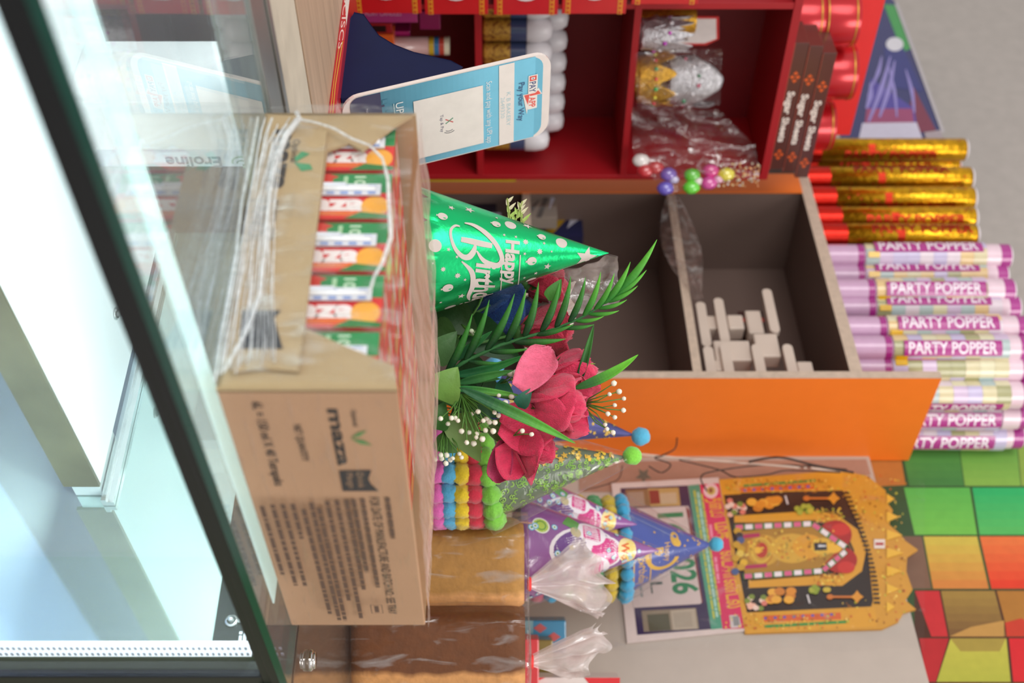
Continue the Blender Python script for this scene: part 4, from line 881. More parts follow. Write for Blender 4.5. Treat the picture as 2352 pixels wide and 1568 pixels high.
# single big petals
def bigpetal(X0, Y0, X1, Y1, d, w, m_, seed, dd=0, cup=.22, curl=.10):
    p0, p1 = P(X0, Y0, d), P(X1, Y1, d + dd); ax = (p1 - p0); s = ax.normalized().cross((p0 - CAM).normalized()).normalized()
    b = MB(); petal(b, p0, ax.normalized(), -s, w * 1.15, ax.length, cup, curl, 'ffffff', seed); b.build('petal', m_, fl_, True, solid=.0005)
bigpetal(1192, 893, 1266, 797, 1.30, .034, pale, 1, cup=.3)
bigpetal(1150, 975, 1250, 1010, 1.315, .038, hot, 4)
bigpetal(1152, 1020, 1196, 1100, 1.32, .030, deep, 5, cup=.3)
bigpetal(1160, 1012, 1140, 1112, 1.325, .024, mag, 7, cup=.35)
bigpetal(1150, 950, 1235, 965, 1.31, .030, deep, 9)
rose(1195, 765, 1.44, (1300, 760, .0), .064, 2, 5, redc, .6, 6, lab='dark red rose behind the fern')
rose(1212, 658, 1.46, (1300, 655, 0), .050, 2, 5, redc, .5, 7, lab='red rose beside the foil hat tip')
rose(1205, 705, 1.49, (1330, 715, 0), .066, 2, 6, whitec, .5, 8, lab='white rose under clear wrap')
rose(1095, 735, 1.47, (1220, 700, 0), .070, 2, 6, bluec, .55, 9, lab='blue rose behind the fern')
rose(1235, 862, 1.47, (1330, 862, 0), .052, 2, 5, bluec, .5, 12, lab='blue rose behind the pink ones')
# leaves
b = MB()
for X0, Y0, X1, Y1, d, w, c in ((1003, 915, 1052, 842, 1.33, .045, '6f9a45'), (995, 985, 1022, 922, 1.345, .032, '3e7030'), (1042, 950, 1104, 1062, 1.35, .040, '6d8a44'), (1130, 965, 1178, 1030, 1.37, .026, '6a8440'), (1262, 950, 1326, 985, 1.37, .026, '5f8c3c'), (985, 760, 1060, 800, 1.40, .05, '3a5c28'), (1010, 700, 1100, 770, 1.43, .05, '2f4c24'), (990, 830, 1050, 760, 1.38, .035, '4c7440'), (1190, 935, 1222, 890, 1.30, .018, '1f5a44'), (985, 850, 1000, 960, 1.40, .05, '30542a'), (1040, 850, 1150, 900, 1.42, .06, '23451f'), (1045, 920, 1120, 960, 1.42, .06, '23451f'), (1000, 720, 1110, 690, 1.47, .05, '2a4a22'), (1060, 740, 1200, 830, 1.45, .05, '1f4a20'), (1005, 1000, 1050, 1040, 1.40, .03, '4f7a38'), (1100, 925, 1150, 960, 1.32, .02, '2c5a34'), (1140, 880, 1180, 905, 1.40, .02, '2a6a4a'), (1260, 690, 1290, 640, 1.42, .02, '4a8a38')):
    leaf_(b, P(X0, Y0, d), P(X1, Y1, d), w, None, c, .14, .004, .05)
b.build('rose_leaves', LEAFM, fl_, True)
def blade(X0, Y0, X1, Y1, d, w, c, c2, bend=0, mid=None):
    b = MB(); p0, p1 = P(X0, Y0, d), P(X1, Y1, d - .01); pm_ = P(mid[0], mid[1], d - .005) if mid else p0.lerp(p1, .5)
    ax = (p1 - p0).normalized(); sd = ax.cross((CAM - p0).normalized()).normalized(); up = sd.cross(ax)
    def f(u, v):
        s = (u - .5) * 2; c_ = p0 * (1 - v) ** 2 + pm_ * 2 * v * (1 - v) + p1 * v * v; ww = w * (math.sin(math.pi * v ** .75) ** .7 if 0 < v < 1 else .02)
        return c_ + sd * s * ww / 2 + up * abs(s) * ww * .3
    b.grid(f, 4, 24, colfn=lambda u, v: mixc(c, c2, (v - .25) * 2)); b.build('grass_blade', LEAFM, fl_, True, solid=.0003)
blade(1055, 890, 1322, 1018, 1.30, .0125, '1f5a34', '5aa838', mid=(1190, 950))
blade(1318, 892, 1466, 814, 1.33, .011, '2f7030', '6ac030', mid=(1400, 868))
blade(1325, 885, 1364, 745, 1.37, .0095, '16381c', '3a7a30', mid=(1345, 830))
blade(1040, 860, 1215, 812, 1.36, .011, '1f6a3c', '2f8a3c', mid=(1120, 858))
blade(1050, 880, 1180, 850, 1.35, .010, '2a6a34', '3f8a3a'); blade(1040, 890, 1196, 908, 1.33, .009, '2c7a3c', '6ab84a')
blade(1030, 870, 1150, 870, 1.37, .010, '3a6a34', '4a8a40'); blade(1040, 830, 1130, 760, 1.38, .010, '1f5a34', '2f7a3c')
blade(1275, 838, 1368, 835, 1.38, .0035, '7aa83a', '8ab840')
# fern frond
b = MB(); stem = [(1000, 872), (1075, 826), (1150, 792), (1215, 772), (1275, 755), (1330, 732), (1375, 706), (1405, 684), (1440, 650)]
sp_ = [P(X, Y, 1.345 - i * .004) for i, (X, Y) in enumerate(stem)]; b.tube(sp_, [.0022, .0022, .002, .0018, .0016, .0014, .0012, .001, .0006], '2f6a38'); frond_ = b.build('fern_frond', LEAFM, fl_, True)
def stem_at(t):
    k = t * (len(sp_) - 1); i = min(int(k), len(sp_) - 2); return sp_[i].lerp(sp_[i + 1], k - i)
left = [(.04, 1085, 720), (.11, 1124, 688), (.19, 1182, 674), (.27, 1208, 664), (.35, 1237, 648), (.43, 1287, 642), (.50, 1311, 634), (.57, 1345, 636), (.65, 1380, 624), (.72, 1411, 627), (.79, 1448, 601), (.90, 1509, 550)]
right = [(.40, 1318, 744, ), (.52, 1365, 745), (.60, 1387, 726), (.68, 1422, 713), (.74, 1440, 688), (.82, 1465, 656), (.88, 1485, 620), (.30, 1300, 778), (.2, 1215, 800), (.12, 1150, 832)]
for k, (t_, X, Y) in enumerate(left + right):
    b = MB(); p0 = stem_at(t_); dd = 1.335 - .004 * t_ * 8; p1 = P(X, Y, dd - .008 if k < 12 else dd); L_ = (p1 - p0).length
    m_ = p0.lerp(p1, .5) + Vector((.002 if k < 12 else 0, -.004, .0)) + (Vector((.004, 0, .004)) if k < 12 else Vector((.004, 0, .003)))
    ax = (p1 - p0).normalized(); sd = ax.cross((CAM - p0).normalized()).normalized(); up = sd.cross(ax); wl_ = min(.0088, L_ * .13)
    def f(u, v):
        s = (u - .5) * 2; c_ = p0 * (1 - v) ** 2 + m_ * 2 * v * (1 - v) + p1 * v * v; ww = wl_ * (math.sin(math.pi * v ** .62) ** .8 if 0 < v < 1 else .03)
        return c_ + sd * s * ww / 2 + up * (1 - abs(s)) * ww * .22
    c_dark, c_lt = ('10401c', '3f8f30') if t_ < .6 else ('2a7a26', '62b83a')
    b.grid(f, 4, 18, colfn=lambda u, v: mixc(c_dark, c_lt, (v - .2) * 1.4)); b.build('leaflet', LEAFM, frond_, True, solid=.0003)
# white sprigs
rr = random.Random(21)
def sprig(pts, root_px, d, seed, bud='f0ead8', r=.0029, name='white_sprig'):
    b = MB(); rp = P(root_px[0], root_px[1], d + .02)
    for i, (X, Y) in enumerate(pts):
        c = P(X, Y, d + rr.uniform(-.012, .012)); m_ = rp.lerp(c, .55) + Vector((rr.uniform(-.004, .004), 0, rr.uniform(-.004, .004)))
        b.tube([rp, m_, c], [.0009, .0007, .0006], '5a8a3c', 5); q_ = r * rr.uniform(.8, 1.15)
        b.sphere(c, q_, bud, 10, 7, wob=.2); b.sphere(c - (c - m_).normalized() * q_ * .7, q_ * .6, '9ab860', 8, 5)
    b.build(name, LEAFM, fl_, True)
sprig([(1012, 961), (1037, 960), (1046, 960), (1029, 973), (1060, 990), (1078, 993), (1095, 996), (1133, 990), (1115, 988), (1110, 966), (1118, 961), (1124, 969), (1136, 947), (1130, 938), (1145, 954), (1157, 944), (1161, 924), (1137, 970), (1108, 1008), (1094, 1004), (1072, 1016), (1088, 1018), (1098, 945), (1086, 950), (1175, 911), (1146, 908), (1052, 966)], (1060, 905), 1.31, 1)
sprig([(1410, 880), (1422, 899), (1433, 915), (1432, 942), (1412, 958), (1390, 975), (1408, 993), (1394, 985), (1412, 930), (1396, 950), (1400, 905)], (1335, 925), 1.33, 2)
sprig([(1000, 1055), (1012, 1045), (1026, 1045), (1034, 1056), (1024, 1064), (1055, 1042), (1060, 1050), (1040, 1052), (1014, 1052)], (1020, 985), 1.33, 3)
sprig([(1172, 857), (1185, 855), (1183, 862), (1204, 828)], (1150, 880), 1.36, 4, r=.004)
sprig([(1200, 989), (1221, 997)], (1180, 1000), 1.29, 5)
sprig([(1083, 760), (1090, 770), (1097, 764), (1100, 772), (1093, 778), (1088, 766), (1098, 776)], (1060, 745), 1.36, 6, 'd8e0c0', .0026)
b = MB()
for X0, Y0, X1, Y1 in ((1175, 505, 1165, 455), (1178, 505, 1200, 462), (1205, 515, 1192, 465)):
    p0, p1 = P(X0, Y0 + 15, 1.43), P(X1, Y1, 1.43)
    b.tube([p0, p0.lerp(p1, .5) + Vector((.002, 0, 0)), p1], .0011, '9aa85a', 5)
    for i in range(6):
        k = i / 6; c = p0.lerp(p1, .2 + .8 * k); s_ = 1 if i % 2 else -1; leaf_(b, c, c + Vector((-.009, 0, .006 * s_ + .003)) * (1.2 - .5 * k), .004, None, 'a8c060' if k < .4 else 'd8ccaa', .2)
b.tube([P(1175, 520, 1.43), P(1100, 700, 1.43), P(1010, 840, 1.43)], .0014, '5a8a3c', 5)
b.build('cream_sprig', LEAFM, fl_, True)
b = MB()
for i in range(46):
    X, Y = rr.uniform(995, 1110), rr.uniform(880, 990); p0 = P(X, Y, rr.uniform(1.36, 1.40)); b.tube([p0, p0 + Vector((rr.uniform(-.02, .02), 0, rr.uniform(.004, .02)))], .0006, rr.choice(('4a7a34', '6a9a4a', '2f5a28')), 4)
b.build('fine_twigs', LEAFM, fl_, True)
# crumpled wrap over the white rose
def cw(u, v):
    p_ = P(1260 + 160 * v, 610 + 110 * u - 12 * v + 10 * math.sin(v * 5), 1.42 + .03 * math.sin(u * 3.14)); return p_ + Vector((.006, .012, .006)) * noise.noise(Vector((u * 4, v * 4, 3)))
b = MB(); b.grid(cw, 26, 26); b.grid(lambda u, v: cw(u, v) + Vector((0, .02, .003 * math.sin(u * 9))), 20, 20); plab(b.build('clear_wrap', film('rose_wrap', .12, .3, (1, 1, 1), 60, 'e6cfc8', .4, .42, .7, .6, .9, .14), fl_, True), 'crumpled clear wrap')
# ---------------------------------------------------------------- red display rack
R0 = Vector((-.316, 2.3, 0)); rk = thing('display_rack', 'tall red wooden display rack with compartments at the left', 'display rack', R0, A2)
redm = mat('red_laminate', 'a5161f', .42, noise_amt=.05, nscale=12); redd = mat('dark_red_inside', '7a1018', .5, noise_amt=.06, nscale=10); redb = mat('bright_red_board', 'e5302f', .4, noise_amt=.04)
def ru(u, y=0):   # local x of the rack where it appears at picture height u, at depth y behind the front
    t = (u - U0) / F; return (t * (R0.y + .685 * y) - (R0.x - .729 * y)) / (.685 - t * .729)
RL = ru(-120)
def rz(X, u, y=0):
    x = ru(u, y); d = R0.y + .729 * x + .685 * y; return CZ + (X - HOR) / F * d
b = MB(); b.box((-.003, 0, 0), (.008, .2, CZ + .5)); b.build('right_side', redm, rk, bevel=.001)
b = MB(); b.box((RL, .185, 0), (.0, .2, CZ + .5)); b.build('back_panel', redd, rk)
b = MB(); b.box((RL, 0, CZ + .497), (.008, .2, CZ + .512)); b.build('top_board', redm, rk, bevel=.001)
for z in (CZ + .228, CZ - .045, CZ - .275): 
    b = MB(); b.box((RL, 0, z), (-.003, .185, z + .012)); b.build('shelf_board', redm, rk, bevel=.0006)
xv = ru(22)
b = MB(); b.box((xv - .012, .001, 0), (xv, .184, CZ + .497)); b.build('upright', redm, rk, bevel=.0006)
b = MB(); b.box((RL, .176, CZ + .5), (.035, .184, CZ + .712)); b.build('header_board', redb, rk, bevel=.001)
ZS1, ZS2, ZS3, ZTOP = CZ + .240, CZ - .033, CZ - .263, CZ + .512
def rp(x, y, z): return R0 + E1 * x + E2 * y + Vector((0, 0, z))
# sugar boxes
xa, xb = ru(102), ru(392)
for i in range(3):
    off = (.0, .003, .010)[i]
    s = thing('sugar_sheets_box', ('lowest', 'middle', 'topmost')[i] + ' brown Sugar Sheets box in the stack of three on the red rack', 'box', rp(xa + off * 2, .004, ZTOP + .0005 + i * .0262), A2, 'brown boxes on the rack top')
    b = MB(); Ls = xb - xa; b.box((0, 0, 0), (Ls, .07, .0255), '5c3630'); b.build('box', ARTG, s, bevel=.001)
    a = Art(); a.rect(.001, .001, Ls - .001, .0245, '5a332e'); a.line([(.0, .0010), (Ls, .0010)], .0010, 'b05040')
    a.text('Sugar', (Ls * .36, .006), .0125, 'efe2d8', width=Ls * .18, bold=.035); a.text('Sheets', (Ls * .565, .006), .0125, 'efe2d8', width=Ls * .20, bold=.035)
    for xc in (Ls * .25, Ls * .87):
        for dx, dy in ((0, .005), (0, -.005), (.008, 0), (-.008, 0)): a.star(xc + dx, .0125 + dy, .005, 'e2602c', n=4, k=.5)
    a.build('front_print', ARTG, pm((0, -.0002, 0), (1, 0, 0), (0, 0, 1), (0, -1, 0)), s)
# red tins
tinr = .052
for i, (uc, X1, sec) in enumerate(((40, 1962, 1), (165, 1956, 1), (288, 1908, 0))):
    y = .123; x = ru(uc, y); zt_ = rz(X1, uc, y) ; z0 = ZTOP + .0005
    hgt = zt_ - z0; parts_ = [(z0, z0 + hgt * .52), (z0 + hgt * .52 + .0005, zt_)] if sec else [(z0, zt_)]
    for k, (q0, q1) in enumerate(parts_):
        lab = ('leftmost', 'middle', 'rightmost')[i] + ' gold-rimmed red tin ' + ('at the bottom of its pile' if (sec and k == 0) else ('on top of its pile' if sec else 'standing alone')) + ' on the rack top'
        t = thing('red_tin', lab, 'tin', rp(x, y, q0), A2, 'red tins on the rack top'); hh = q1 - q0; r = tinr if i != 2 else tinr * .92
        b = MB(); b.lathe([(0, 0), (r, 0), (r, hh), (0, hh)], 40, 'c4202a'); b.build('can', mat('tin_red', 'c01a24', .25, metal=.35, noise_amt=.03, coat=.3), t, bevel=.001)
        b = MB(); 
        for zz in (.003, hh - .009):
            b = MB(); b.lathe([(r + .0004, zz), (r + .0012, zz + .0012), (r + .0004, zz + .0024)], 40, 'd8b048'); b.build('gold_rim', mat('gold_line', 'cfa648', .3, metal=.8), t)
# candy jars
def jar(x, y, z, lab, k):
    t = thing('candy_jar', lab, 'jar', rp(x, y, z), A2, 'jars with white dome lids on the middle rack shelf'); r = .0212; cols = ['c8962e', 'e8c46a', 'a87a28', 'f0dca0', 'c8962e', 'd8a848']
    b = MB(); b.lathe([(0, .001), (r * .92, .001), (r, .006), (r, .070), (r * .95, .076), (0, .076)], 24, 'c8962e'); b.build('jar_body', mat('gold_sprinkles', 'd0a040', .35, metal=.3, noise_amt=.35, nscale=160, bump=.8, bscale=260, col2='7a4a20'), t)
    b = MB(); b.lathe([(r + .0006, .050), (r + .0006, .078)], 24, '3c4668', cols=['3c4668']); a = Art()
    b.build('label_band', ARTG, t)
    b = MB(); b.lathe([(r * 1.02, .078), (r * 1.1, .080), (r * 1.1, .1), (r * .98, .114), (r * .7, .122), (0, .125)], 24, 'ece8ea'); plab(b.build('lid', mat('white_lid', 'e2dee2', .35), t), 'white dome lid')
    return t
n_ = ['first', 'second', 'third', 'fourth', 'fifth', 'sixth', 'seventh']
for row, y, us, dz in ((0, .04, (12, 66, 119, 173, 225, 273, 318), 0), (1, .115, (40, 92, 141, 188, 233, 275), .031)):
    for k, u in enumerate(us):
        jar(ru(u, y), y, ZS2 + .0005 + dz, n_[k] + ' white-lidded gold sprinkle jar from the left in the ' + ('front' if row == 0 else 'raised back') + ' row', k)
rs = thing('riser_block', 'low red riser under the back row of jars', 'riser', rp(0, 0, ZS2), A2)
b = MB(); b.box((ru(20, .1), .093, 0), (ru(300, .1), .139, .031), '6e1218'); b.build('block', ARTM, rs)
# lower compartment goods
def rbox(name, lab, cat, u0, u1, X0, X1, y, dp, c, deco=None, group=None):
    x0, x1 = ru(u0, y), ru(u1, y); z0, z1 = max(rz(X0, u0, y), ZS3 + .0005) if X0 < 1000 else rz(X0, u0, y), rz(X1, u0, y)
    t = thing(name, lab, cat, rp(x0, y, z0), A2, group); w = x1 - x0; h = z1 - z0
    b = MB(); b.box((0, 0, 0), (w, dp, h), c); b.build('box', ARTG, t, bevel=.001)
    if deco: a = Art(); deco(a, w, h); a.build('front_print', ARTG, pm((0, -.0003, 0), (1, 0, 0), (0, 0, 1), (0, -1, 0)), t)
    return t
rbox('candle_box', 'tall magenta candle box behind the payment stand', 'box', 27, 52, 805, 958, .008, .03, 'b83a7c', lambda a, w, h: a.text('BIRTHDAY CANDLES', (w * .35, h * .06), .009, 'e8a8c8', d=(0, 1), u=(-1, 0), width=h * .7))
rbox('candle_box', 'dark magenta square box at the top of the lower compartment', 'box', 27, 68, 962, 1010, .008, .04, '8a1450').location.z += 0
rbox('matchbox', 'red box with black label marks beside the magenta box', 'box', 54, 78, 806, 900, .02, .03, 'a8242a', lambda a, w, h: (a.rect(w * .2, h * .1, w * .8, h * .35, '301818'), a.rect(w * .2, h * .5, w * .8, h * .85, '301818')))
rbox('snack_packet', 'orange and yellow packet in the lower rack compartment', 'packet', 80, 128, 806, 904, .014, .03, 'e8662c', lambda a, w, h: (a.poly([(0, 0), (w, 0), (w, h), (w * .5, h * .5)], 'f0a43a')))
rbox('candle_box', 'magenta and blue box beside the orange packet', 'box', 72, 132, 906, 941, .050, .03, 'a82468', lambda a, w, h: a.rect(w * .62, 0, w, h, '2a5a9a'))
t = thing('candle_tube', 'pale pink tube with a colourful chequered end', 'tube', rp(ru(105, .04), .04, ZS3 + .001), A2); b = MB(); b.lathe([(0, 0), (.016, 0), (.016, .135), (.0, .135)], 20, 'd0a4a0'); b.build('tube', ARTG, t)
b = MB(); 
for j in range(4):
    b.lathe([(.0166, .135 + j * .009), (.0166, .144 + j * .009)], 16, ('d8b030', '3a7ab0', 'c84a3a', 'e8dcc0')[j])
b.build('chequered_band', ARTG, t)
# column of red cartons at the left end
colx = [(812, 968), (976, 1121), (1134, 1281), (1290, 1437), (1448, 1600)]; zb = None
for i, (X0, X1) in enumerate(colx):
    u1 = (31, 33, 34, 32, 10)[i]; y = -.06; x1 = ru(u1, y); z0, z1 = rz(X0, 30, y), rz(X1, 30, y)
    t = thing('red_carton', ('lowest', 'second lowest', 'middle', 'second highest', 'topmost')[i] + ' red carton with yellow borders in the column at the left edge', 'carton', rp(x1 - .11, y, z0), A2, 'red cartons with yellow borders'); h = z1 - z0
    b = MB(); b.box((0, 0, 0), (.11, .055, h), 'c81c22'); b.build('box', ARTG, t, bevel=.001)
    a = Art(); a.rect(0, .006, .11, .014, 'e0902a'); a.rect(0, h - .014, .11, h - .006, 'e0902a')
    for k in range(14): a.rect(k * .008, .008, k * .008 + .004, .012, 'c83a20'); a.rect(k * .008, h - .012, k * .008 + .004, h - .008, 'c83a20')
    a.ell(.062, h * .5, .022, h * .25, 'e8e0e0'); a.ell(.06, h * .5, .014, h * .18, '3a58b0'); a.ell(.066, h * .62, .01, .01, 'e0b83a'); a.text('SIP', (.045, h * .45), .014, 'f4ece8', bold=.03)
    a.build('front_print', ARTG, pm((0, -.0003, 0), (1, 0, 0), (0, 0, 1), (0, -1, 0)), t)
st = thing('carton_stand', 'narrow red ledge post that carries the column of red cartons', 'stand', rp(ru(30, -.06) - .11, -.06, 0), A2)
b = MB(); b.box((0, 0, 0), (.11, .055, rz(812, 30, -.06) - .0005), '8e151d'); b.build('post', ARTM, st)
for i in range(4):
    X0 = colx[i][1]; X1 = colx[i + 1][0]; z0, z1 = rz(X0, 30, -.06), rz(X1, 30, -.06)
    b = MB(); b.box((.01, .01, z0 + .0003), (.1, .05, z1 - .0003), '5a1014'); b.build('spacer', ARTM, st)
# crowns and tiaras
goldm = mat('gold_filigree', 'd8a438', .3, metal=.7, noise_amt=.3, nscale=120, bump=.9, bscale=260); silv = mat('silver_filigree', 'cfccd0', .28, metal=.6, noise_amt=.3, nscale=120, bump=.9, bscale=260)
gem = mat('plastic_gem', None, .08, attr=True, spec=.9, coat=.6)
def crown(lab, X0, X1, u0, u1, y, m_, gems, arc=(0, 2 * math.pi), pts_n=7, tilt=0, name='costume_tiara'):
    uc = (u0 + u1) / 2; x = ru(uc, y); z0 = rz(X0, uc, y); z1 = rz(X1, uc, y); r = (ru(u1, y) - ru(u0, y)) * .37
    t = thing(name, lab, 'crown', rp(x, y, max(z0, ZS1 + .001)), A2 + tilt, 'toy crowns on the rack shelf'); h = z1 - z0
    b = MB(); N = 56
    def f(u, v):
        a_ = arc[0] + (arc[1] - arc[0]) * u; tp = h * (.45 + .55 * abs(math.cos(a_ * pts_n / 2)) ** 1.3); k = 1 + .18 * v
        return Vector((r * k * math.cos(a_), r * k * math.sin(a_), .0 + tp * v + .0008 * math.sin(u * 400)))
    b.grid(f, N, 10); b.build('band', m_, t, solid=.0012)
    b = MB()
    for j in (.05, .45): b.tube([f(i / N, j) * 1.0 for i in range(N + 1)], .0018)
    for i in range(14):
        u = (i + .5) / 14; c = f(u, .62); b.tube([c + Vector((.004 * math.cos(q_), 0, .005 * math.sin(q_))) for q_ in [w * .7 for w in range(10)]], .0008, seg=4)
    b.build('filigree', m_, t)
    b = MB()
    for i in range(gems[0]):
        u = (i + .5) / gems[0]; c = f(u, .55); b.sphere(c * 1.03, .0042 if i % 2 else .0034, gems[1][i % len(gems[1])], 10, 7)
    b.build('gems', gem, t); return t
crown('golden toy crown with red and green gems lying on the rack shelf', 1462, 1548, 122, 240, .07, goldm, (16, ('e8283c', '2cb858', 'e8e040', 'e8283c', '2c9a4a')), pts_n=8)
crown('arched silver toy tiara behind the golden crown', 1530, 1650, 118, 243, .11, silv, (9, ('c02a5a', 'e8e4e8', '2c8a5a')), arc=(math.pi * 1.0, math.pi * 2.0), pts_n=3, name='costume_tiara')
o = [o for o in COL.objects if o.get('label', '').startswith('arched silver')][0]
t_ = crown('silver and gold crown set with pink gems at the left of the shelf', 1470, 1590, 38, 118, .06, silv, (10, ('e03ad0', 'c030c0', 'e8e4e8')), pts_n=9)
zz = ZS1 + .001; 
ts = thing('tiara_riser', 'clear plastic cup holding up the silver tiara', 'cup', rp(ru(180, .11), .11, ZS1 + .0005), A2); b = MB(); b.lathe([(.02, 0), (.022, rz(1530, 180, .11) - ZS1 - .003)], 20); b.build('cup', film('clear_cup', .1, .2), ts)
pkb = thing('crown_pack_card', 'white card header with a red edge behind the pink-gem crown', 'card', rp(ru(38, .10), .10, ZS1 + .001), A2)
b = MB(); z1 = rz(1655, 60, .1) - ZS1; w = ru(104, .1) - ru(38, .1); b.prism([(0, 0), (w, 0), (w, z1 * .86), (w * .78, z1), (0, z1 * .96)], lambda x, z, h: (x, h, z), 0, .003, 'd23a38'); b.prism([(.004, .0), (w - .005, 0), (w - .005, z1 * .84), (w * .76, z1 - .005), (.004, z1 * .93)], lambda x, z, h: (x, h, z), -.0008, .0, 'eee4e0'); b.build('card', ARTM, pkb)
pg = thing('gold_foil_roll', 'gold ribbed band beside the pink-gem crown', 'trinket', rp(ru(72, .075), .115, ZS1 + .001), A2); b = MB(); b.lathe([(.024, .0), (.026, .1), (.024, .112)], 30, rf=lambda a_, j: 1 + .02 * math.sin(a_ * 30)); b.build('band', goldm, pg)
# transparent trinket bag and bag of coloured sweets
def sheet_bag(name, lab, cor, d0, d1, m_, amp=.012, seed=0):
    c00, c10, c11, c01 = cor
    def f(u, v):
        X = (c00[0] * (1 - u) + c10[0] * u) * (1 - v) + (c01[0] * (1 - u) + c11[0] * u) * v; Y = (c00[1] * (1 - u) + c10[1] * u) * (1 - v) + (c01[1] * (1 - u) + c11[1] * u) * v
        d_ = d0 + (d1 - d0) * v; return P(X, Y, d_ + amp * noise.noise(Vector((u * 4 + seed, v * 4, 0))) - amp * math.sin(math.pi * u) * math.sin(math.pi * v))
    b = MB(); b.grid(f, 34, 34); b.grid(lambda u, v: f(u, v) + Vector((0, .012 + .02 * math.sin(math.pi * u) * math.sin(math.pi * v), 0)), 24, 24)
    return tag(b.build(name, m_), lab, 'plastic bag')
cbag = film('cellophane', .05, .55, (1, 1, 1), 38, 'efe6e8', .3, .58, .76, .75, 1.0, .08)
sheet_bag('clear_bag', 'empty-looking crumpled clear bag across the rack shelf, below the tiara', ((1452, 245), (1650, 250), (1730, 330), (1455, 350)), 2.17, 2.22, cbag, .015, 2)
sheet_bag('clear_bag', 'clear bag of coloured sweets hanging over the rack edge', ((1455, 350), (1735, 330), (1745, 400), (1530, 445)), 2.20, 2.24, cbag, .012, 6)
sheet_bag('clear_bag', 'loose clear bag round the golden crown and tiara', ((1460, 120), (1660, 110), (1655, 240), (1465, 250)), 2.08, 2.14, film('thin_bag', .03, .25, (1, 1, 1), 38, 'efe6e8', .2, .6, .8, .75, 1.0, .08), .01, 9)
sw = [(1472, 368, 'e8e0dc'), (1505, 385, 'c02a2c'), (1482, 392, 'c83038'), (1535, 400, '7a5ab0'), (1528, 432, '6a5ac0'), (1590, 402, '62c034'), (1588, 430, '6ad83c'), (1632, 392, 'd83a8a'), (1628, 420, 'd04a9a'), (1668, 400, 'e0d048'), (1548, 412, 'b8b0d0'), (1604, 416, 'd8d0c8'), (1650, 412, 'd8a0b8')]
nm_c = ['white', 'dark red', 'red', 'violet', 'blue-violet', 'green', 'bright green', 'pink', 'rose', 'yellow', 'lilac', 'clear', 'pale pink']
for i, (X, Y, c) in enumerate(sw):
    b = MB(); b.sphere(P(X, Y, 2.225), .0115 if i < 10 else .007, c, 14, 10, sc=(1.1, .8, 1.35), wob=.1)
    tag(b.build('wrapped_sweet', gem), nm_c[i] + ' sweet in the clear bag at the rack edge', 'sweet', 'sweets in the hanging bag')
b = MB(); rr = random.Random(2)
for i in range(90): b.sphere(P(1650 + rr.random() * 95, 375 + rr.random() * 55, 2.225 + rr.uniform(-.01, .01)), rr.uniform(.0015, .003), rr.choice(('e8c890', 'f0a870', 'e8e0d8', 'd89a60', 'c8b8a0')), 6, 4)
o = tag(b.build('gold_beads', gem), 'tiny glittering beads at the top of the sweets bag', 'beads'); o['kind'] = 'stuff'
# dark goods behind the foil hat
def gbox(name, lab, cat, X0, X1, u0, u1, d, dp, c, cap=None):
    p0, p1 = P(X0, u0, d), P(X1, u1, d); t = thing(name, lab, cat, Vector((p0.x, d, p0.z)), 0); b = MB(); b.box((0, 0, 0), (p1.x - p0.x, dp, p1.z - p0.z), c); b.build('body', ARTG, t, bevel=.001)
    if cap: b = MB(); b.box((-.0004, -.0006, cap[0]), (p1.x - p0.x, 0, cap[1]), cap[2]); b.build('band', ARTG, t)
    return t
ys = thing('yellow_strip', 'long thin yellow strip on the side of the red rack', 'strip', rp(.009, .0, CZ - .4), A2)
b = MB(); b.box((0, .003, 0), (.006, .018, .4 + rz(1185, 410) - CZ), 'c8a81e'); b.build('strip', ARTM, ys)
gc_ = C0
def cabbox(name, lab, cat, X0, X1, u0, u1, xl, dp, c, z0=None):
    # standing on a cabinet shelf, xl = depth behind the cabinet front
    O_ = C0 + E1 * xl; p0 = on_plane(X0, u0, O_, E1); p1 = on_plane(X1, u1, O_, E1); y0 = (p0 - C0).dot(E2); y1 = (p1 - C0).dot(E2)
    z_ = p0.z if z0 is None else z0
    t = thing(name, lab, cat, Vector((O_.x, O_.y, 0)) + E2 * y1 + Vector((0, 0, z_)), A2); b = MB(); b.box((0, 0, 0), (dp, y0 - y1, p1.z - z_), c); b.build('body', ARTG, t, bevel=.001); return t
zs = CZ - .25
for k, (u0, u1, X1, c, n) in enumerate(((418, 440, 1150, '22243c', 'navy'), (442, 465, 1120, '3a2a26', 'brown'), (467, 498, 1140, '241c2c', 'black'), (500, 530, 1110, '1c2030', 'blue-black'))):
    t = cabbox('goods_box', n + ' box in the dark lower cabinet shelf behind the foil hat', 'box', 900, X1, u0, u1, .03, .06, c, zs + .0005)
    b = MB(); b.box((-.0006, .004, .22), (0, .012, .25), ('c8b8b0', 'a83028', 'b8b8c8', '3a70a0')[k]); b.build('label', ARTG, t)
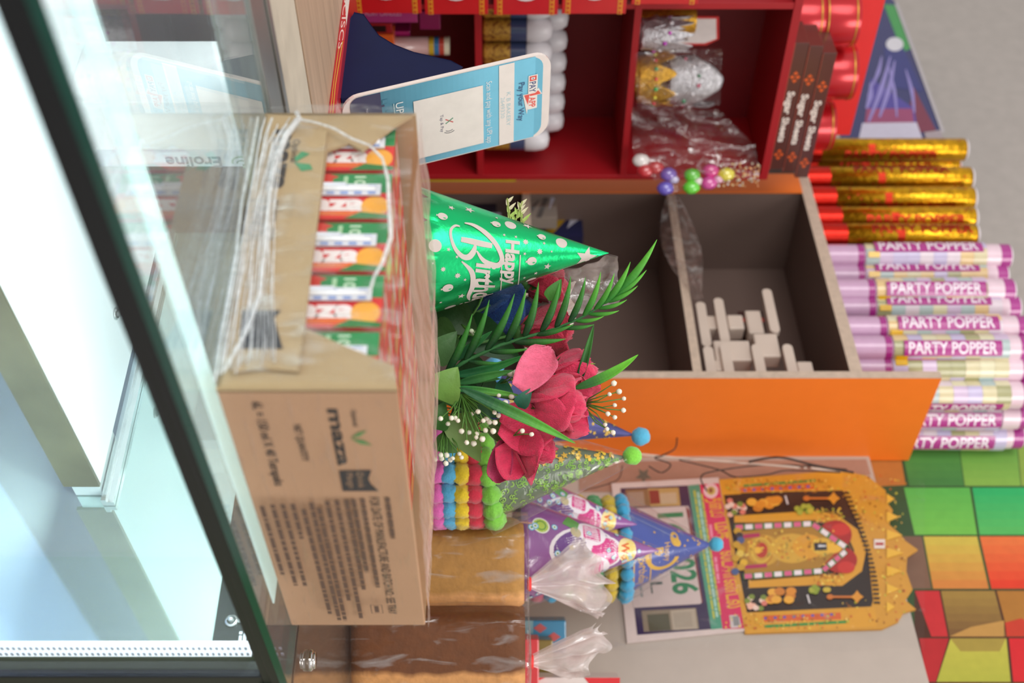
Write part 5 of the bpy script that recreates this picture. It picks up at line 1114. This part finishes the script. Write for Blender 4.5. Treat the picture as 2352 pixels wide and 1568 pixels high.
# packets hanging in the cabinet bay
rr = random.Random(8)
for k, (X0, X1, u0, u1, c, c2, n) in enumerate(((1228, 1280, 415, 500, '8f8378', '5a5450', 'grey clear'), (1285, 1362, 412, 470, '25306e', 'c89a2a', 'navy and gold'), (1290, 1340, 468, 540, '1e2450', 'b8901e', 'dark blue and yellow'))):
    z_ = CZ + .0605
    t = cabbox('wafer_packet', n + ' wrapped packet on the cabinet shelf beside the red rack', 'packet', X0, X1, u0, u1, .015 + .03 * k, .03, c, z_)
    a = Art()
    o = [q_ for q_ in kids(t)][0]; w = max(v.co.y for v in o.data.vertices); h = max(v.co.z for v in o.data.vertices)
    a.poly([(0, h * .2), (w * .5, h * .5), (w, h * .3), (w, h * .45), (w * .5, h * .7), (0, h * .4)], c2); a.poly([(w * .2, h * .7), (w * .5, h * .95), (w * .6, h * .8)], 'c8c8d8'); a.poly([(w * .1, 0), (w * .3, 0), (w * .5, h * .4)], c2)
    a.build('front_print', ARTG, pm((-.0004, 0, 0), (0, 1, 0), (0, 0, 1), (-1, 0, 0)), t)
# wrapper hanging on the cabinet shelf edge
def hw(u, v):
    Y = 452 + 240 * v; Xc = 1548 + 58 * v; wd = 20 + 38 * math.sin(math.pi * min(1, v * 1.1)) ; X = Xc + (u - .62) * wd * 1.5
    return on_plane(X, Y, C0 - E1 * .010, E1) + E1 * (-.006 * math.sin(math.pi * u) + .010 * noise.noise(Vector((u * 4, v * 7, 4))))
b = MB(); b.grid(hw, 14, 44); tag(b.build('clear_wrapper', film('wrapper_film', .22, .4, (1, 1, 1), 40, 'cbb4aa', .3, .45, .7, .5, 1, .15)), 'crumpled clear wrapper draped over the cabinet shelf edge', 'wrapper')
# white plastic stands stacked in the cabinet
wp = mat('white_plastic', 'd8c6b8', .4, noise_amt=.02); SZ = CZ + .354
def cabp(X, Y, xl): p = on_plane(X, Y, C0 + E1 * xl, E1); return ((p - C0).dot(E2), p.z)
bars = [(1600, 1633, 693, 795, 0), (1645, 1671, 684, 786, 1), (1757, 1785, 663, 763, 2), (1620, 1643, 795, 872, 3), (1662, 1681, 790, 872, 4), (1729, 1760, 790, 872, 5), (1802, 1831, 790, 872, 6)]
blocks = {0: (1622, 1649, 724, 754), 1: (1669, 1711, 722, 754), 2: (1710, 1757, 712, 764), 3: (1640, 1666, 826, 850), 4: (1637, 1729, 781, 827), 5: (1729, 1795, 765, 818), 6: (1829, 1871, 829, 856)}
wh = ['lowest bar at the left', 'second bar at the left', 'tall upper bar', 'lowest bar by the orange panel', 'second bar by the orange panel', 'third bar by the orange panel', 'highest piece by the orange panel']
for X0, X1, u0, u1, k in bars:
    xl = .035 if k < 3 else .02; y0, z0 = cabp(X0 if k not in (0, 3) else X0, u0, xl); y1, z1 = cabp(X1, u1, xl); zc = (z0 + z1) / 2
    if y0 < y1: y0, y1 = y1, y0
    y1 = max(y1, .0155)
    t = thing('plastic_bracket', 'white plastic bracket in the cabinet, ' + wh[k], 'bracket', C0 + E1 * xl + E2 * y1 + Vector((0, 0, zc - .009)), A2, 'white brackets in the cabinet')
    b = MB(); pts = rrect(0, 0, y0 - y1, .018, .0085); b.prism(pts, lambda y, z, h: (h, y, z + .06 * (.5 - y / (y0 - y1)) * 0), 0, .012, 'ffffff'); b.build('bar', wp, t, bevel=.0015)
    B0, B1, v0, v1 = blocks[k]; yy0, zz0 = cabp(B0, v0, xl + .008); yy1, zz1 = cabp(B1, v1, xl + .008)
    zz0, zz1 = sorted((zz0, zz1)); ylo, yhi = sorted((yy0, yy1)); zb_ = zc - .009
    b = MB(); b.box((.008, ylo - y1, zz0 - zb_), (.04, yhi - y1, zz1 - zb_)); b.build('block', wp, t, bevel=.003)
O_ = cabp(1722, 740, .06); b = MB(); T = Matrix.Translation(C0) @ Matrix.Rotation(A2, 4, 'Z'); b.box((.055, O_[0] - .024, O_[1] - .02), (.09, O_[0] + .024, O_[1] + .026), '3a2320', T); b.box((.054, O_[0] - .004, O_[1] - .02), (.055, O_[0] + .006, O_[1] + .026), 'c03a30', T)
tag(b.build('gift_cube', ARTG), 'glossy dark brown cube with a red stripe among the white brackets', 'box')
# ---------------------------------------------------------------- party poppers on the cabinet
def popper(kind, u, xl, X1, seed, lab, group):
    O_ = C0 + E1 * xl; p = on_plane(X1, u, O_, E1); y = (p - C0).dot(E2); z1 = p.z; r = .0236 if kind == 'pink' else .0248; base = C0 + E1 * xl + E2 * y + Vector((0, 0, KT + .0006)); H_ = z1 - KT
    t = thing('party_popper', lab, 'party popper', base, 0, group); rr = random.Random(seed)
    cdir = math.atan2(-base.y, -base.x); 
    b = MB(); b.lathe([(0, 0), (r, 0), (r, H_ - .004), (r * .96, H_), (0, H_)], 32, 'd9a81e' if kind == 'gold' else 'd8b4d0'); b.build('tube', mat('gold_holo', 'd09a1c', .2, metal=.85, noise_amt=.28, nscale=60, bump=.9, bscale=90) if kind == 'gold' else ART, t)
    a = Art(); fn = lambda x, z, h: Vector(((r + h) * math.cos(cdir + x), (r + h) * math.sin(cdir + x), z)); Pi = math.pi
    def band(z0, z1_, c, x0=-Pi, x1=Pi):
        n = max(2, int((x1 - x0) / .25)); 
        for i in range(n): a.rect(x0 + (x1 - x0) * i / n, z0, x0 + (x1 - x0) * (i + 1) / n, z1_, c)
    if kind == 'gold':
        band(0, .052, 'c8281c'); rot = (seed * 1.7) % 2.4 - 1.2
        for i in range(26): x = rr.uniform(-1.6, 1.6); z = rr.uniform(.05, H_); a.star(x, z, .1, 'b8301c', n=5, sy=.028, sx=1.1)
        cc = Art(); cc.text('PARTY POPPER', (0, 0), .019, 'a82818', width=.20, bold=.03)
        mbs = cc
        band(.15, .165, 'b8321c', -.5, .4)
    else:
        band(0.0, .060, 'cfa6c6'); band(.060, .072, 'a82a86'); band(H_ - .020, H_, 'b03a90'); band(H_ - .052, H_ - .020, 'ecd0dc')
        rot = seed
        zz = .075; k = 0
        while zz < H_ - .06:
            for s_ in range(5): band(zz, zz + .026, rr.choice(('dcd0a8', 'cbbfe0', 'e8c890', 'b8c8c8', 'e6d6e0', 'd8c0dc', 'b0ad80', 'e4dcb8')), -Pi + s_ * 1.257, -Pi + s_ * 1.257 + 1.3)
            zz += .026
        a.poly([(.5 + rot, .078), (.9 + rot, .078), (.9 + rot, .10), (.5 + rot, .10)], 'e8b81c')
        band(.092, H_ - .056, 'b0308a', rot - .52, rot + .52)
        cc = Art(); cc.text('PARTY POPPER', (0, 0), .019, 'f2e6f0', width=H_ - .165, bold=.02)
    V, Fc, col = cc.I[0]
    zst = .10 if kind == 'pink' else .10
    V, Fc = subd(V, Fc, .004)      # reads upwards, letter tops to the left
    # angle grows anticlockwise seen from above = to the right as seen from the camera, so tops (left) have smaller angle
    V2 = [(rot - (y_ - .0085) / r, zst + x_) for x_, y_ in V]
    a.raw(V2, Fc, col)
    mb = MB()
    for kk, (V_, F_, c_) in enumerate(a.I): mb.add([fn(x_, z_, 3e-4 + 1.5e-5 * kk) for x_, z_ in V_], F_, c_, None, True)
    mb.build('print', FOILA if kind == 'gold' else ARTG, t)
    b = MB(); b.lathe([(r * .97, H_), (r * .97, H_ + .003), (r * .8, H_ + .005), (0, H_ + .005)], 24, 'e6dce0'); b.build('end_cap', ARTG, t)
    return t
pg_ = 'gold party poppers on the cabinet'; pp = 'pink party poppers on the cabinet'
ng = ['leftmost', 'second, set back,', 'third', 'fourth', 'fifth', 'rightmost']
for k, (u, X1, xl) in enumerate(((344, 2213, .03), (377, 2196, .075), (410, 2226, .03), (456, 2232, .03), (502, 2234, .032), (541, 2237, .030))):
    popper('gold', u, xl, X1, k + 1, ng[k] + ' of the gold and red foil party poppers on top of the cabinet', pg_)
o_ = [(589, 2312, .03, .45 - 1.3), (634, 2304, .055, -.85), (669, 2320, .03, -.2), (708, 2332, .05, -.75), (755, 2352, .03, -.45), (800, 2358, .032, -.02), (846, 2362, .06, -1.1), (906, 2364, .085, 1.15), (955, 2356, .145, .30), (1000, 2340, .200, .55)]
on_ = ['first pink party popper beside the gold ones', 'second pink party popper from the gold ones, set back', 'third pink party popper from the gold ones', 'fourth pink party popper from the gold ones, set back', 'fifth pink party popper from the gold ones, larger lettering', 'sixth pink party popper, lettering facing forward', 'seventh pink party popper, just left of the orange panel corner', 'pink party popper behind the orange panel, nearest its front corner', 'pink party popper behind the middle of the orange panel top', 'pink party popper at the rear end of the orange panel']
for k, (u, X1, xl, rt) in enumerate(o_): popper('pink', u, xl, X1, rt, on_[k], pp)
# ---------------------------------------------------------------- parcels behind the rack, wires
sb = thing('gift_bag', 'blue, red and white plastic-covered bag leaning between the rack and the grey wall', 'gift bag', WO + E2 * .78, A2)
bag_cor = [(1945, 300), (2172, 312), (2062, 5), (2040, 0), (1940, 60)]
PL = C0 + E1 * .10; wm = pxm(PL, E1); a = Art()
b = MB(); n_p = [(1930, 330), (2168, 330), (2158, 290), (2056, 4), (2020, -30), (1930, -30)]
V = [wm(X, Y, 0) for X, Y in n_p]; V2 = [v + E1 * .05 for v in V]; m__ = len(V); b.add(V + V2, [tuple(range(m__)), tuple(range(m__, 2 * m__))[::-1]] + [(i, (i + 1) % m__, m__ + (i + 1) % m__, m__ + i) for i in range(m__)], '2a2a66'); b.build('bag_body', ARTG, sb, True)
a.poly([(2060, 12), (2098, 110), (2072, 120), (2030, 10)], '3a9a4a'); a.poly([(2070, 100), (2120, 210), (2040, 200), (2030, 110)], '262a78'); a.ell(2055, 102, 20, 16, 'dcd8e0')
a.poly([(2098, 200), (2150, 300), (2110, 305), (2090, 240)], '7a2040'); a.poly([(2000, 180), (2100, 250), (2108, 305), (1985, 300)], '4a3a9a'); a.poly([(1990, 250), (2095, 250), (2100, 285), (1985, 290)], '9a3a6a')
for X0, Y0, X1, Y1, w in ((2000, 190, 1990, 250, 10), (2045, 130, 1995, 280, 9), (2055, 140, 2020, 270, 9), (2080, 160, 2100, 260, 7), (2040, 150, 2060, 270, 6), (2025, 130, 2002, 200, 7)): a.curve([(X0, Y0), ((X0 + X1) / 2 + 4, (Y0 + Y1) / 2), (X1, Y1)], [w * .3, w * 1.3, w * .5], '9488cc')
a.poly([(1980, 284), (2105, 282), (2122, 330), (1970, 330)], 'cfc8dc'); a.poly([(2122, 305), (2160, 300), (2168, 330), (2130, 330)], 'a8989e'); a.line([(2058, 8), (2166, 305)], 8, 'b8b0b4')
a.build('bag_print', ARTG, lambda X, Y, h=0: wm(X, Y, h) , sb, True, eps=1e-4, h0=4e-4)
shp = thing('parcel_shelf', 'plain wooden board carrying the covered bag behind the rack', 'shelf', C0 + E1 * .12 + E2 * .62 + Vector((0, 0, KT)), A2)
b = MB(); zlow = min(v.z for v in V); b.box((-.03, .0, .0), (.06, .25, zlow - KT - .0005), 'b0a49a'); b.build('board', ARTM, shp)
wire = mat('black_wire', '2a1c16', .5)
def cable(pts, r, lab, m_, name='wire', group=None):
    b = MB(); ps = [P(X, Y, d) for X, Y, d in pts]; sm = []
    for i in range(len(ps) - 1):
        p0, p1, p2, p3 = ps[max(i - 1, 0)], ps[i], ps[i + 1], ps[min(i + 2, len(ps) - 1)]
        for j in range(8):
            t = j / 8; sm.append(.5 * ((2 * p1) + (-p0 + p2) * t + (2 * p0 - 5 * p1 + 4 * p2 - p3) * t * t + (-p0 + 3 * p1 - 3 * p2 + p3) * t ** 3))
    sm.append(ps[-1]); b.tube(sm, r, 'ffffff', 6); return tag(b.build(name, m_), lab, 'wire', group)
cable([(1440, 1040, 2.15), (1560, 1051, 2.17), (1700, 1062, 2.17), (1850, 1074, 2.15), (1945, 1082, 2.17)], .0022, 'pale cable running up along the orange panel edge', mat('pale_wire', 'd0b8a8', .5), 'cable')
g_ = 'thin dark wires between the orange panel and calendar'
cable([(1945, 1078, 2.17), (1860, 1070, 2.16), (1750, 1068, 2.17), (1640, 1082, 2.15), (1610, 1096, 2.14), (1624, 1128, 2.13)], .0014, 'dark wire curling down onto the calendar logo', wire, group=g_)
cable([(1930, 1085, 2.16), (1810, 1080, 2.16), (1760, 1090, 2.15), (1690, 1095, 2.15), (1650, 1078, 2.16), (1560, 1056, 2.16)], .0013, 'dark wire looping just above the calendar edge', wire, group=g_)
cable([(1555, 1005, 2.17), (1550, 1030, 2.16), (1520, 1046, 2.16), (1505, 1052, 2.16), (1540, 1066, 2.16), (1520, 1085, 2.16), (1490, 1070, 2.16)], .0014, 'dark wire hooking out over the orange panel', wire, group=g_)
cable([(1720, 1060, 2.16), (1790, 1050, 2.15), (1870, 1068, 2.15), (1960, 1085, 2.16)], .0022, 'thicker dark wire bundle near the top of the panel', wire, group=g_)
cable([(1430, 1068, 2.15), (1420, 1100, 2.15), (1380, 1116, 2.15), (1340, 1125, 2.15)], .0009, 'fine dark wire dropping below the calendar corner', wire, group=g_)
# ---------------------------------------------------------------- calendar
OC = WO - E1 * .0135; cm_ = pxm(OC, E1); cal = thing('wall_calendar', 'wall calendar with a gold shrine picture, pink heading and date pad on the cupboard door', 'calendar', OC + Vector((0, 0, P(1420, 1300, 2.2).z)) - E2 * .2, A2)
b = MB(); outl = [(1404, 1112), (1650, 1098), (1712, 1450), (1440, 1478)]
V = [cm_(X, Y, .0) for X, Y in outl]; V2 = [v - E1 * .003 for v in V]; b.add(V + V2, [(0, 1, 2, 3), (7, 6, 5, 4), (0, 4, 5, 1), (1, 5, 6, 2), (2, 6, 7, 3), (3, 7, 4, 0)], 'd6c4be'); b.build('backing_sheet', ARTM, cal, True)
a = Art()
def Q(x, y): return (1380 + .4133 * x, 1050 + .4133 * y)
def qp(pts, c): a.poly([Q(*p_) for p_ in pts], c)
qp([(108, 178), (482, 162), (612, 960), (202, 992)], '3a2c4c')
qp([(135, 185), (430, 172), (445, 272), (150, 282)], '8a6a4a'); qp([(260, 178), (432, 175), (440, 275), (275, 280)], 'b8985e'); qp([(265, 190), (320, 188), (330, 262), (275, 266)], '8a3a34'); qp([(150, 200), (235, 196), (245, 276), (160, 280)], 'a08a78'); qp([(325, 205), (418, 200), (424, 262), (332, 266)], 'c0a888')
qp([(225, 858), (528, 842), (545, 958), (238, 975)], '8a7a66'); qp([(385, 856), (522, 846), (536, 958), (400, 965)], 'b0a08c'); qp([(255, 880), (375, 872), (388, 965), (268, 972)], '55503c'); qp([(400, 870), (500, 862), (510, 945), (412, 952)], 'a49684')
qp([(108, 292), (484, 276), (494, 300), (560, 810), (552, 820), (180, 842)], 'ccb9b4')
qp([(470, 276), (492, 300), (566, 812), (560, 815)], '7a3034')
qp([(484, 162), (548, 156), (676, 955), (612, 962)], '4d9478'); qp([(548, 156), (655, 150), (800, 955), (676, 960)], 'd02d5c')
g2 = '2c7a4e'; d_ = (.128, .992); 
a.text('16', Q(318, 318), 58, g2, d=d_, u=(.995, -.06), width=58, bold=.03); a.text('2026', Q(372, 500), 58, g2, d=d_, u=(.995, -.06), width=112, bold=.03)
a.words(Q(175, 320), 30, 5, '9a8a88', d=d_, u=(1, -.06), seed=1); a.text('L', Q(272, 700), 30, '3a4a44', d=d_, u=(1, -.06), width=26); a.words(Q(210, 700), 34, 6, '8a8a88', d=d_, u=(1, -.06), seed=5)
ye = 'e0a82e'
a.ell(*Q(610, 192), 17, 17, 'e6c0c4'); a.ell(*Q(612, 192), 10, 10, 'c8b060'); a.ell(*Q(610, 190), 5, 6, '8a5a3a')
a.text('தினபூ', Q(598, 236), 34, ye, d=d_, u=(.99, -.13), width=44, bold=.02); a.text('மக', Q(632, 372), 34, ye, d=d_, u=(.99, -.13), width=40, bold=.02)
a.text('லட்காணடல்', Q(664, 530), 36, ye, d=d_, u=(.99, -.13), width=132, bold=.02)
a.words(Q(600, 380), 40, 6, 'e88aa4', d=d_, u=(1, -.1), seed=2); a.words(Q(628, 560), 60, 6, 'e88aa4', d=d_, u=(1, -.1), seed=3)
for i in range(3): a.words(Q(512 + i * 20, 190 + i * 10), 300 - i * 10, 5, ('b8b84a', 'a8d0c0', 'b8b84a')[i], d=(.153, .988), u=(1, -.1), seed=10 + i)
qp([(712, 884), (765, 880), (780, 950), (722, 955)], 'ccc0c0'); a.words(Q(730, 890), 22, 14, '8a8a8a', d=d_, u=(1, -.1), seed=9)
# gold shrine picture, cut out round its pediment
G0, G1, G2, GD = 'd89a2c', 'e8b43a', 'b87a1e', '2c1c16'
shr = [(655, 130), (1150, 92), (1340, 80), (1480, 110), (1530, 150), (1580, 190), (1590, 260), (1620, 300), (1600, 380), (1660, 430), (1690, 470), (1760, 520), (1700, 560), (1695, 640), (1730, 740), (1690, 800), (1750, 850), (1680, 870), (1650, 920), (1560, 960), (800, 985)]
qp(shr, 'cf9430')
qp([(800, 165), (1200, 120), (1240, 122), (800, 170)], G1)
qp([(680, 205), (1340, 190), (1420, 360), (1480, 520), (1510, 800), (1500, 835), (810, 868)], GD)
qp([(655, 130), (770, 122), (778, 210), (672, 216)], G0); qp([(768, 125), (1340, 90), (1345, 185), (775, 205)], G0); qp([(790, 158), (1190, 128), (1192, 142), (792, 172)], '3f8a3c'); qp([(770, 172), (1180, 150), (1184, 182), (775, 200)], 'd4602a')
qp([(800, 870), (900, 865), (905, 980), (812, 985)], G0); qp([(895, 868), (1520, 838), (1530, 945), (905, 975)], G0); qp([(905, 938), (1360, 912), (1362, 928), (908, 954)], '3f8a3c'); qp([(900, 885), (1330, 868), (1334, 905), (904, 920)], 'd4602a')
rr = random.Random(12)
for i in range(8): a.ell(*Q(800 + i * 50, 190 - i * 3), 4, 3, '4a5ab0', 8); a.ell(*Q(915 + i * 52, 900 - i * 3), 4, 3, '4a5ab0', 8)
# inner columns and arch
a.line([Q(740, 350), Q(1180, 330), Q(1290, 350), Q(1400, 430), Q(1440, 520), Q(1420, 620), Q(1330, 690), Q(1180, 690), Q(820, 710)], [16, 22, 26, 28, 28, 28, 26, 22, 18], G0)
a.line([Q(800, 372), Q(1180, 358), Q(1270, 375), Q(1350, 440), Q(1395, 530), Q(1370, 610), Q(1290, 655), Q(830, 690)], 3, '8a5a18')
for i in range(620):
    t_ = rr.random(); x_, y_ = rr.choice(((rr.uniform(1340, 1690), rr.uniform(110, 930)), (rr.uniform(1180, 1460), rr.choice((rr.uniform(290, 370), rr.uniform(640, 720)))), (rr.uniform(690, 1320), rr.choice((rr.uniform(130, 200), rr.uniform(880, 960))))))
    if 1345 < x_ < 1500 and 210 < y_ < 800 and x_ < 1380 + (y_ - 200) * .25: continue
    a.ell(*Q(x_, y_), rr.uniform(1, 3.6), rr.uniform(1, 3.6), rr.choice((G1, G2, 'e8c850', 'c8602c', 'b8b83a', 'f0c860', 'a86a1c', '9a5a1c', 'd8a848')), 6)
for i in range(26): t_ = i / 25; x_ = 1345 + 170 * math.sin(t_ * 1.45); y_ = 200 + 610 * t_; a.rect(*Q(x_, y_), *Q(x_ + 34, y_ + 11), GD)
for i in range(7): yy = 240 + i * 100; a.poly([Q(1585, yy - 30), Q(1585, yy + 30), Q(1630 + 50 * math.sin(i / 6 * 3.14), yy)], G1)
a.rect(*Q(1515, 465), *Q(1575, 515), 'e8dcd4'); a.rect(*Q(1522, 482), *Q(1568, 498), 'b03a3a')
# red hood, garlands and the golden figure left plain
a.ell(*Q(1300, 440), 38, 34, 'a8201e'); a.ell(*Q(1330, 580), 38, 30, 'a8201e'); a.ell(*Q(1330, 410), 22, 14, 'c83028'); a.ell(*Q(1360, 620), 20, 14, 'c83028')
qp([(780, 420), (1180, 380), (1340, 500), (1200, 640), (800, 660), (760, 540)], 'a87a24')
a.ell(*Q(900, 525), 40, 36, 'c89a34'); a.ring(*Q(880, 525), 30, 34, 4, G2); a.ring(*Q(890, 525), 22, 27, 4, 'd8b040'); a.ell(*Q(890, 525), 14, 18, 'b83a2a'); a.ell(*Q(870, 525), 8, 8, G1)
a.ell(*Q(1060, 515), 52, 34, 'd0a238'); a.ell(*Q(1150, 505), 36, 28, G0); a.ell(*Q(1230, 505), 26, 20, 'd8ac3c'); a.ell(*Q(1290, 510), 20, 13, G1)
for i in range(90): a.ell(*Q(rr.uniform(800, 1300), 515 + rr.gauss(0, 45)), rr.uniform(1.5, 4), rr.uniform(1.5, 4), rr.choice((G1, G2, 'e8c850', '8a5a18', '9a8a3c', 'c8602c')), 6)
qp([(1180, 485), (1250, 482), (1255, 525), (1185, 528)], '2a2a30'); qp([(1205, 495), (1248, 498), (1248, 506), (1205, 508)], 'd8dce0')
for seq in ([(740, 400), (1170, 378)], [(1170, 378), (1360, 510)], [(790, 672), (1230, 640)], [(1230, 640), (1360, 530)]):
    (xa_, ya_), (xb_, yb_) = seq; n = 8 if xb_ - xa_ > 300 else 4
    a.line([Q(xa_, ya_), Q(xb_, yb_)], 13, '3a7a34')
    for i in range(n): f0, f1 = (i + .12) / n, (i + .88) / n; a.line([Q(xa_ + (xb_ - xa_) * f0, ya_ + (yb_ - ya_) * f0), Q(xa_ + (xb_ - xa_) * f1, ya_ + (yb_ - ya_) * f1)], 11, 'ece0e4' if i % 2 else 'd8608a')
qp([(775, 440), (880, 430), (880, 452), (775, 462)], 'b02858'); qp([(800, 610), (920, 600), (920, 620), (800, 630)], 'b02858')
for cx, cy in ((910, 270), (1010, 780)):
    for i in range(9): a.ell(*Q(cx + rr.uniform(-80, 70), cy + rr.uniform(-28, 28)), 12, 9, rr.choice(('d88a2a', 'e8a83c', 'c87a28')))
for cx, cy in ((750, 290), (860, 820)):
    for i in range(12): a.ell(*Q(cx + rr.uniform(-50, 50), cy + rr.uniform(-40, 40)), 7, 6, rr.choice(('e8b09a', 'd87a6a', 'e8c8b8', '7a8a3a')))
for cx, cy in ((1120, 300), (1210, 740)):
    for i in range(10): a.ell(*Q(cx + rr.uniform(-50, 50), cy + rr.uniform(-18, 18)), 7, 6, rr.choice(('8a9a2c', 'a8a83a', 'c8b03c')))
for cx, cy in ((1230, 238), (1360, 785)):
    a.line([Q(cx - 100, cy), Q(cx + 40, cy)], 5, 'c8702a'); a.star(*Q(cx + 60, cy), 15, 'd8902c', n=4, k=.6); a.ell(*Q(cx - 90, cy), 8, 6, 'c8702a')
for cx, cy in ((1028, 245), (1150, 795)): a.line([Q(cx - 6, cy - 22), Q(cx + 8, cy + 26)], 4, 'd8d0d0')
for i in range(10): a.ell(*Q(770 + rr.uniform(-30, 30), 420 + i * 25), 9, 8, rr.choice(('e0b02c', 'c89a2a', '4a5a8a', '3a3030', 'e0c050')))
a.build('picture_and_pad', ARTG, cm_, cal, True, eps=3e-6, h0=3.4e-3)
b = MB(); b.add([cm_(*Q(x_, y_), 0) for x_, y_ in shr[:]] , [tuple(t_) for t_ in tri2d([Q(*p_) for p_ in shr])], 'cf9430'); b.build('shrine_cutout', ARTM, cal, True, solid=.001)
b = MB(); V = [cm_(*Q(x_, y_), .0) for x_, y_ in ((105, 290), (486, 274), (562, 818), (180, 844))]; Vn = [v - E1 * .004 for v in V]
def cover(u, v):
    X = 1400 + 720 * u; Y = 1080 + 420 * v + 30 * u * (1 - v) ; return cm_(X, Y, .012 + .012 * noise.noise(Vector((u * 6, v * 5, 7))))
b = MB(); b.grid(cover, 44, 34); b.build('clear_cover', film('calendar_cover', .02, .30, (1, 1, 1), 26, 'e8dcd8', .15, .62, .82, .8, 1.0, .1), cal, True)
# ---------------------------------------------------------------- strip beside the calendar: its shade painted brown, with a grey star
sp0 = thing('star_shade_strip', 'brown painted shade strip with a grey star between the orange side and the calendar', 'panel', WO, A2)
a = Art(); a.poly([(1330, 1060), (1990, 1055), (2000, 1090), (1700, 1130), (1330, 1130)], 'a8806c'); a.star(1478, 1092, 20, '6a6658', n=5)
a.build('shade_and_star_print', ARTM, pxm(WO - E1 * .0125, E1), sp0, True)
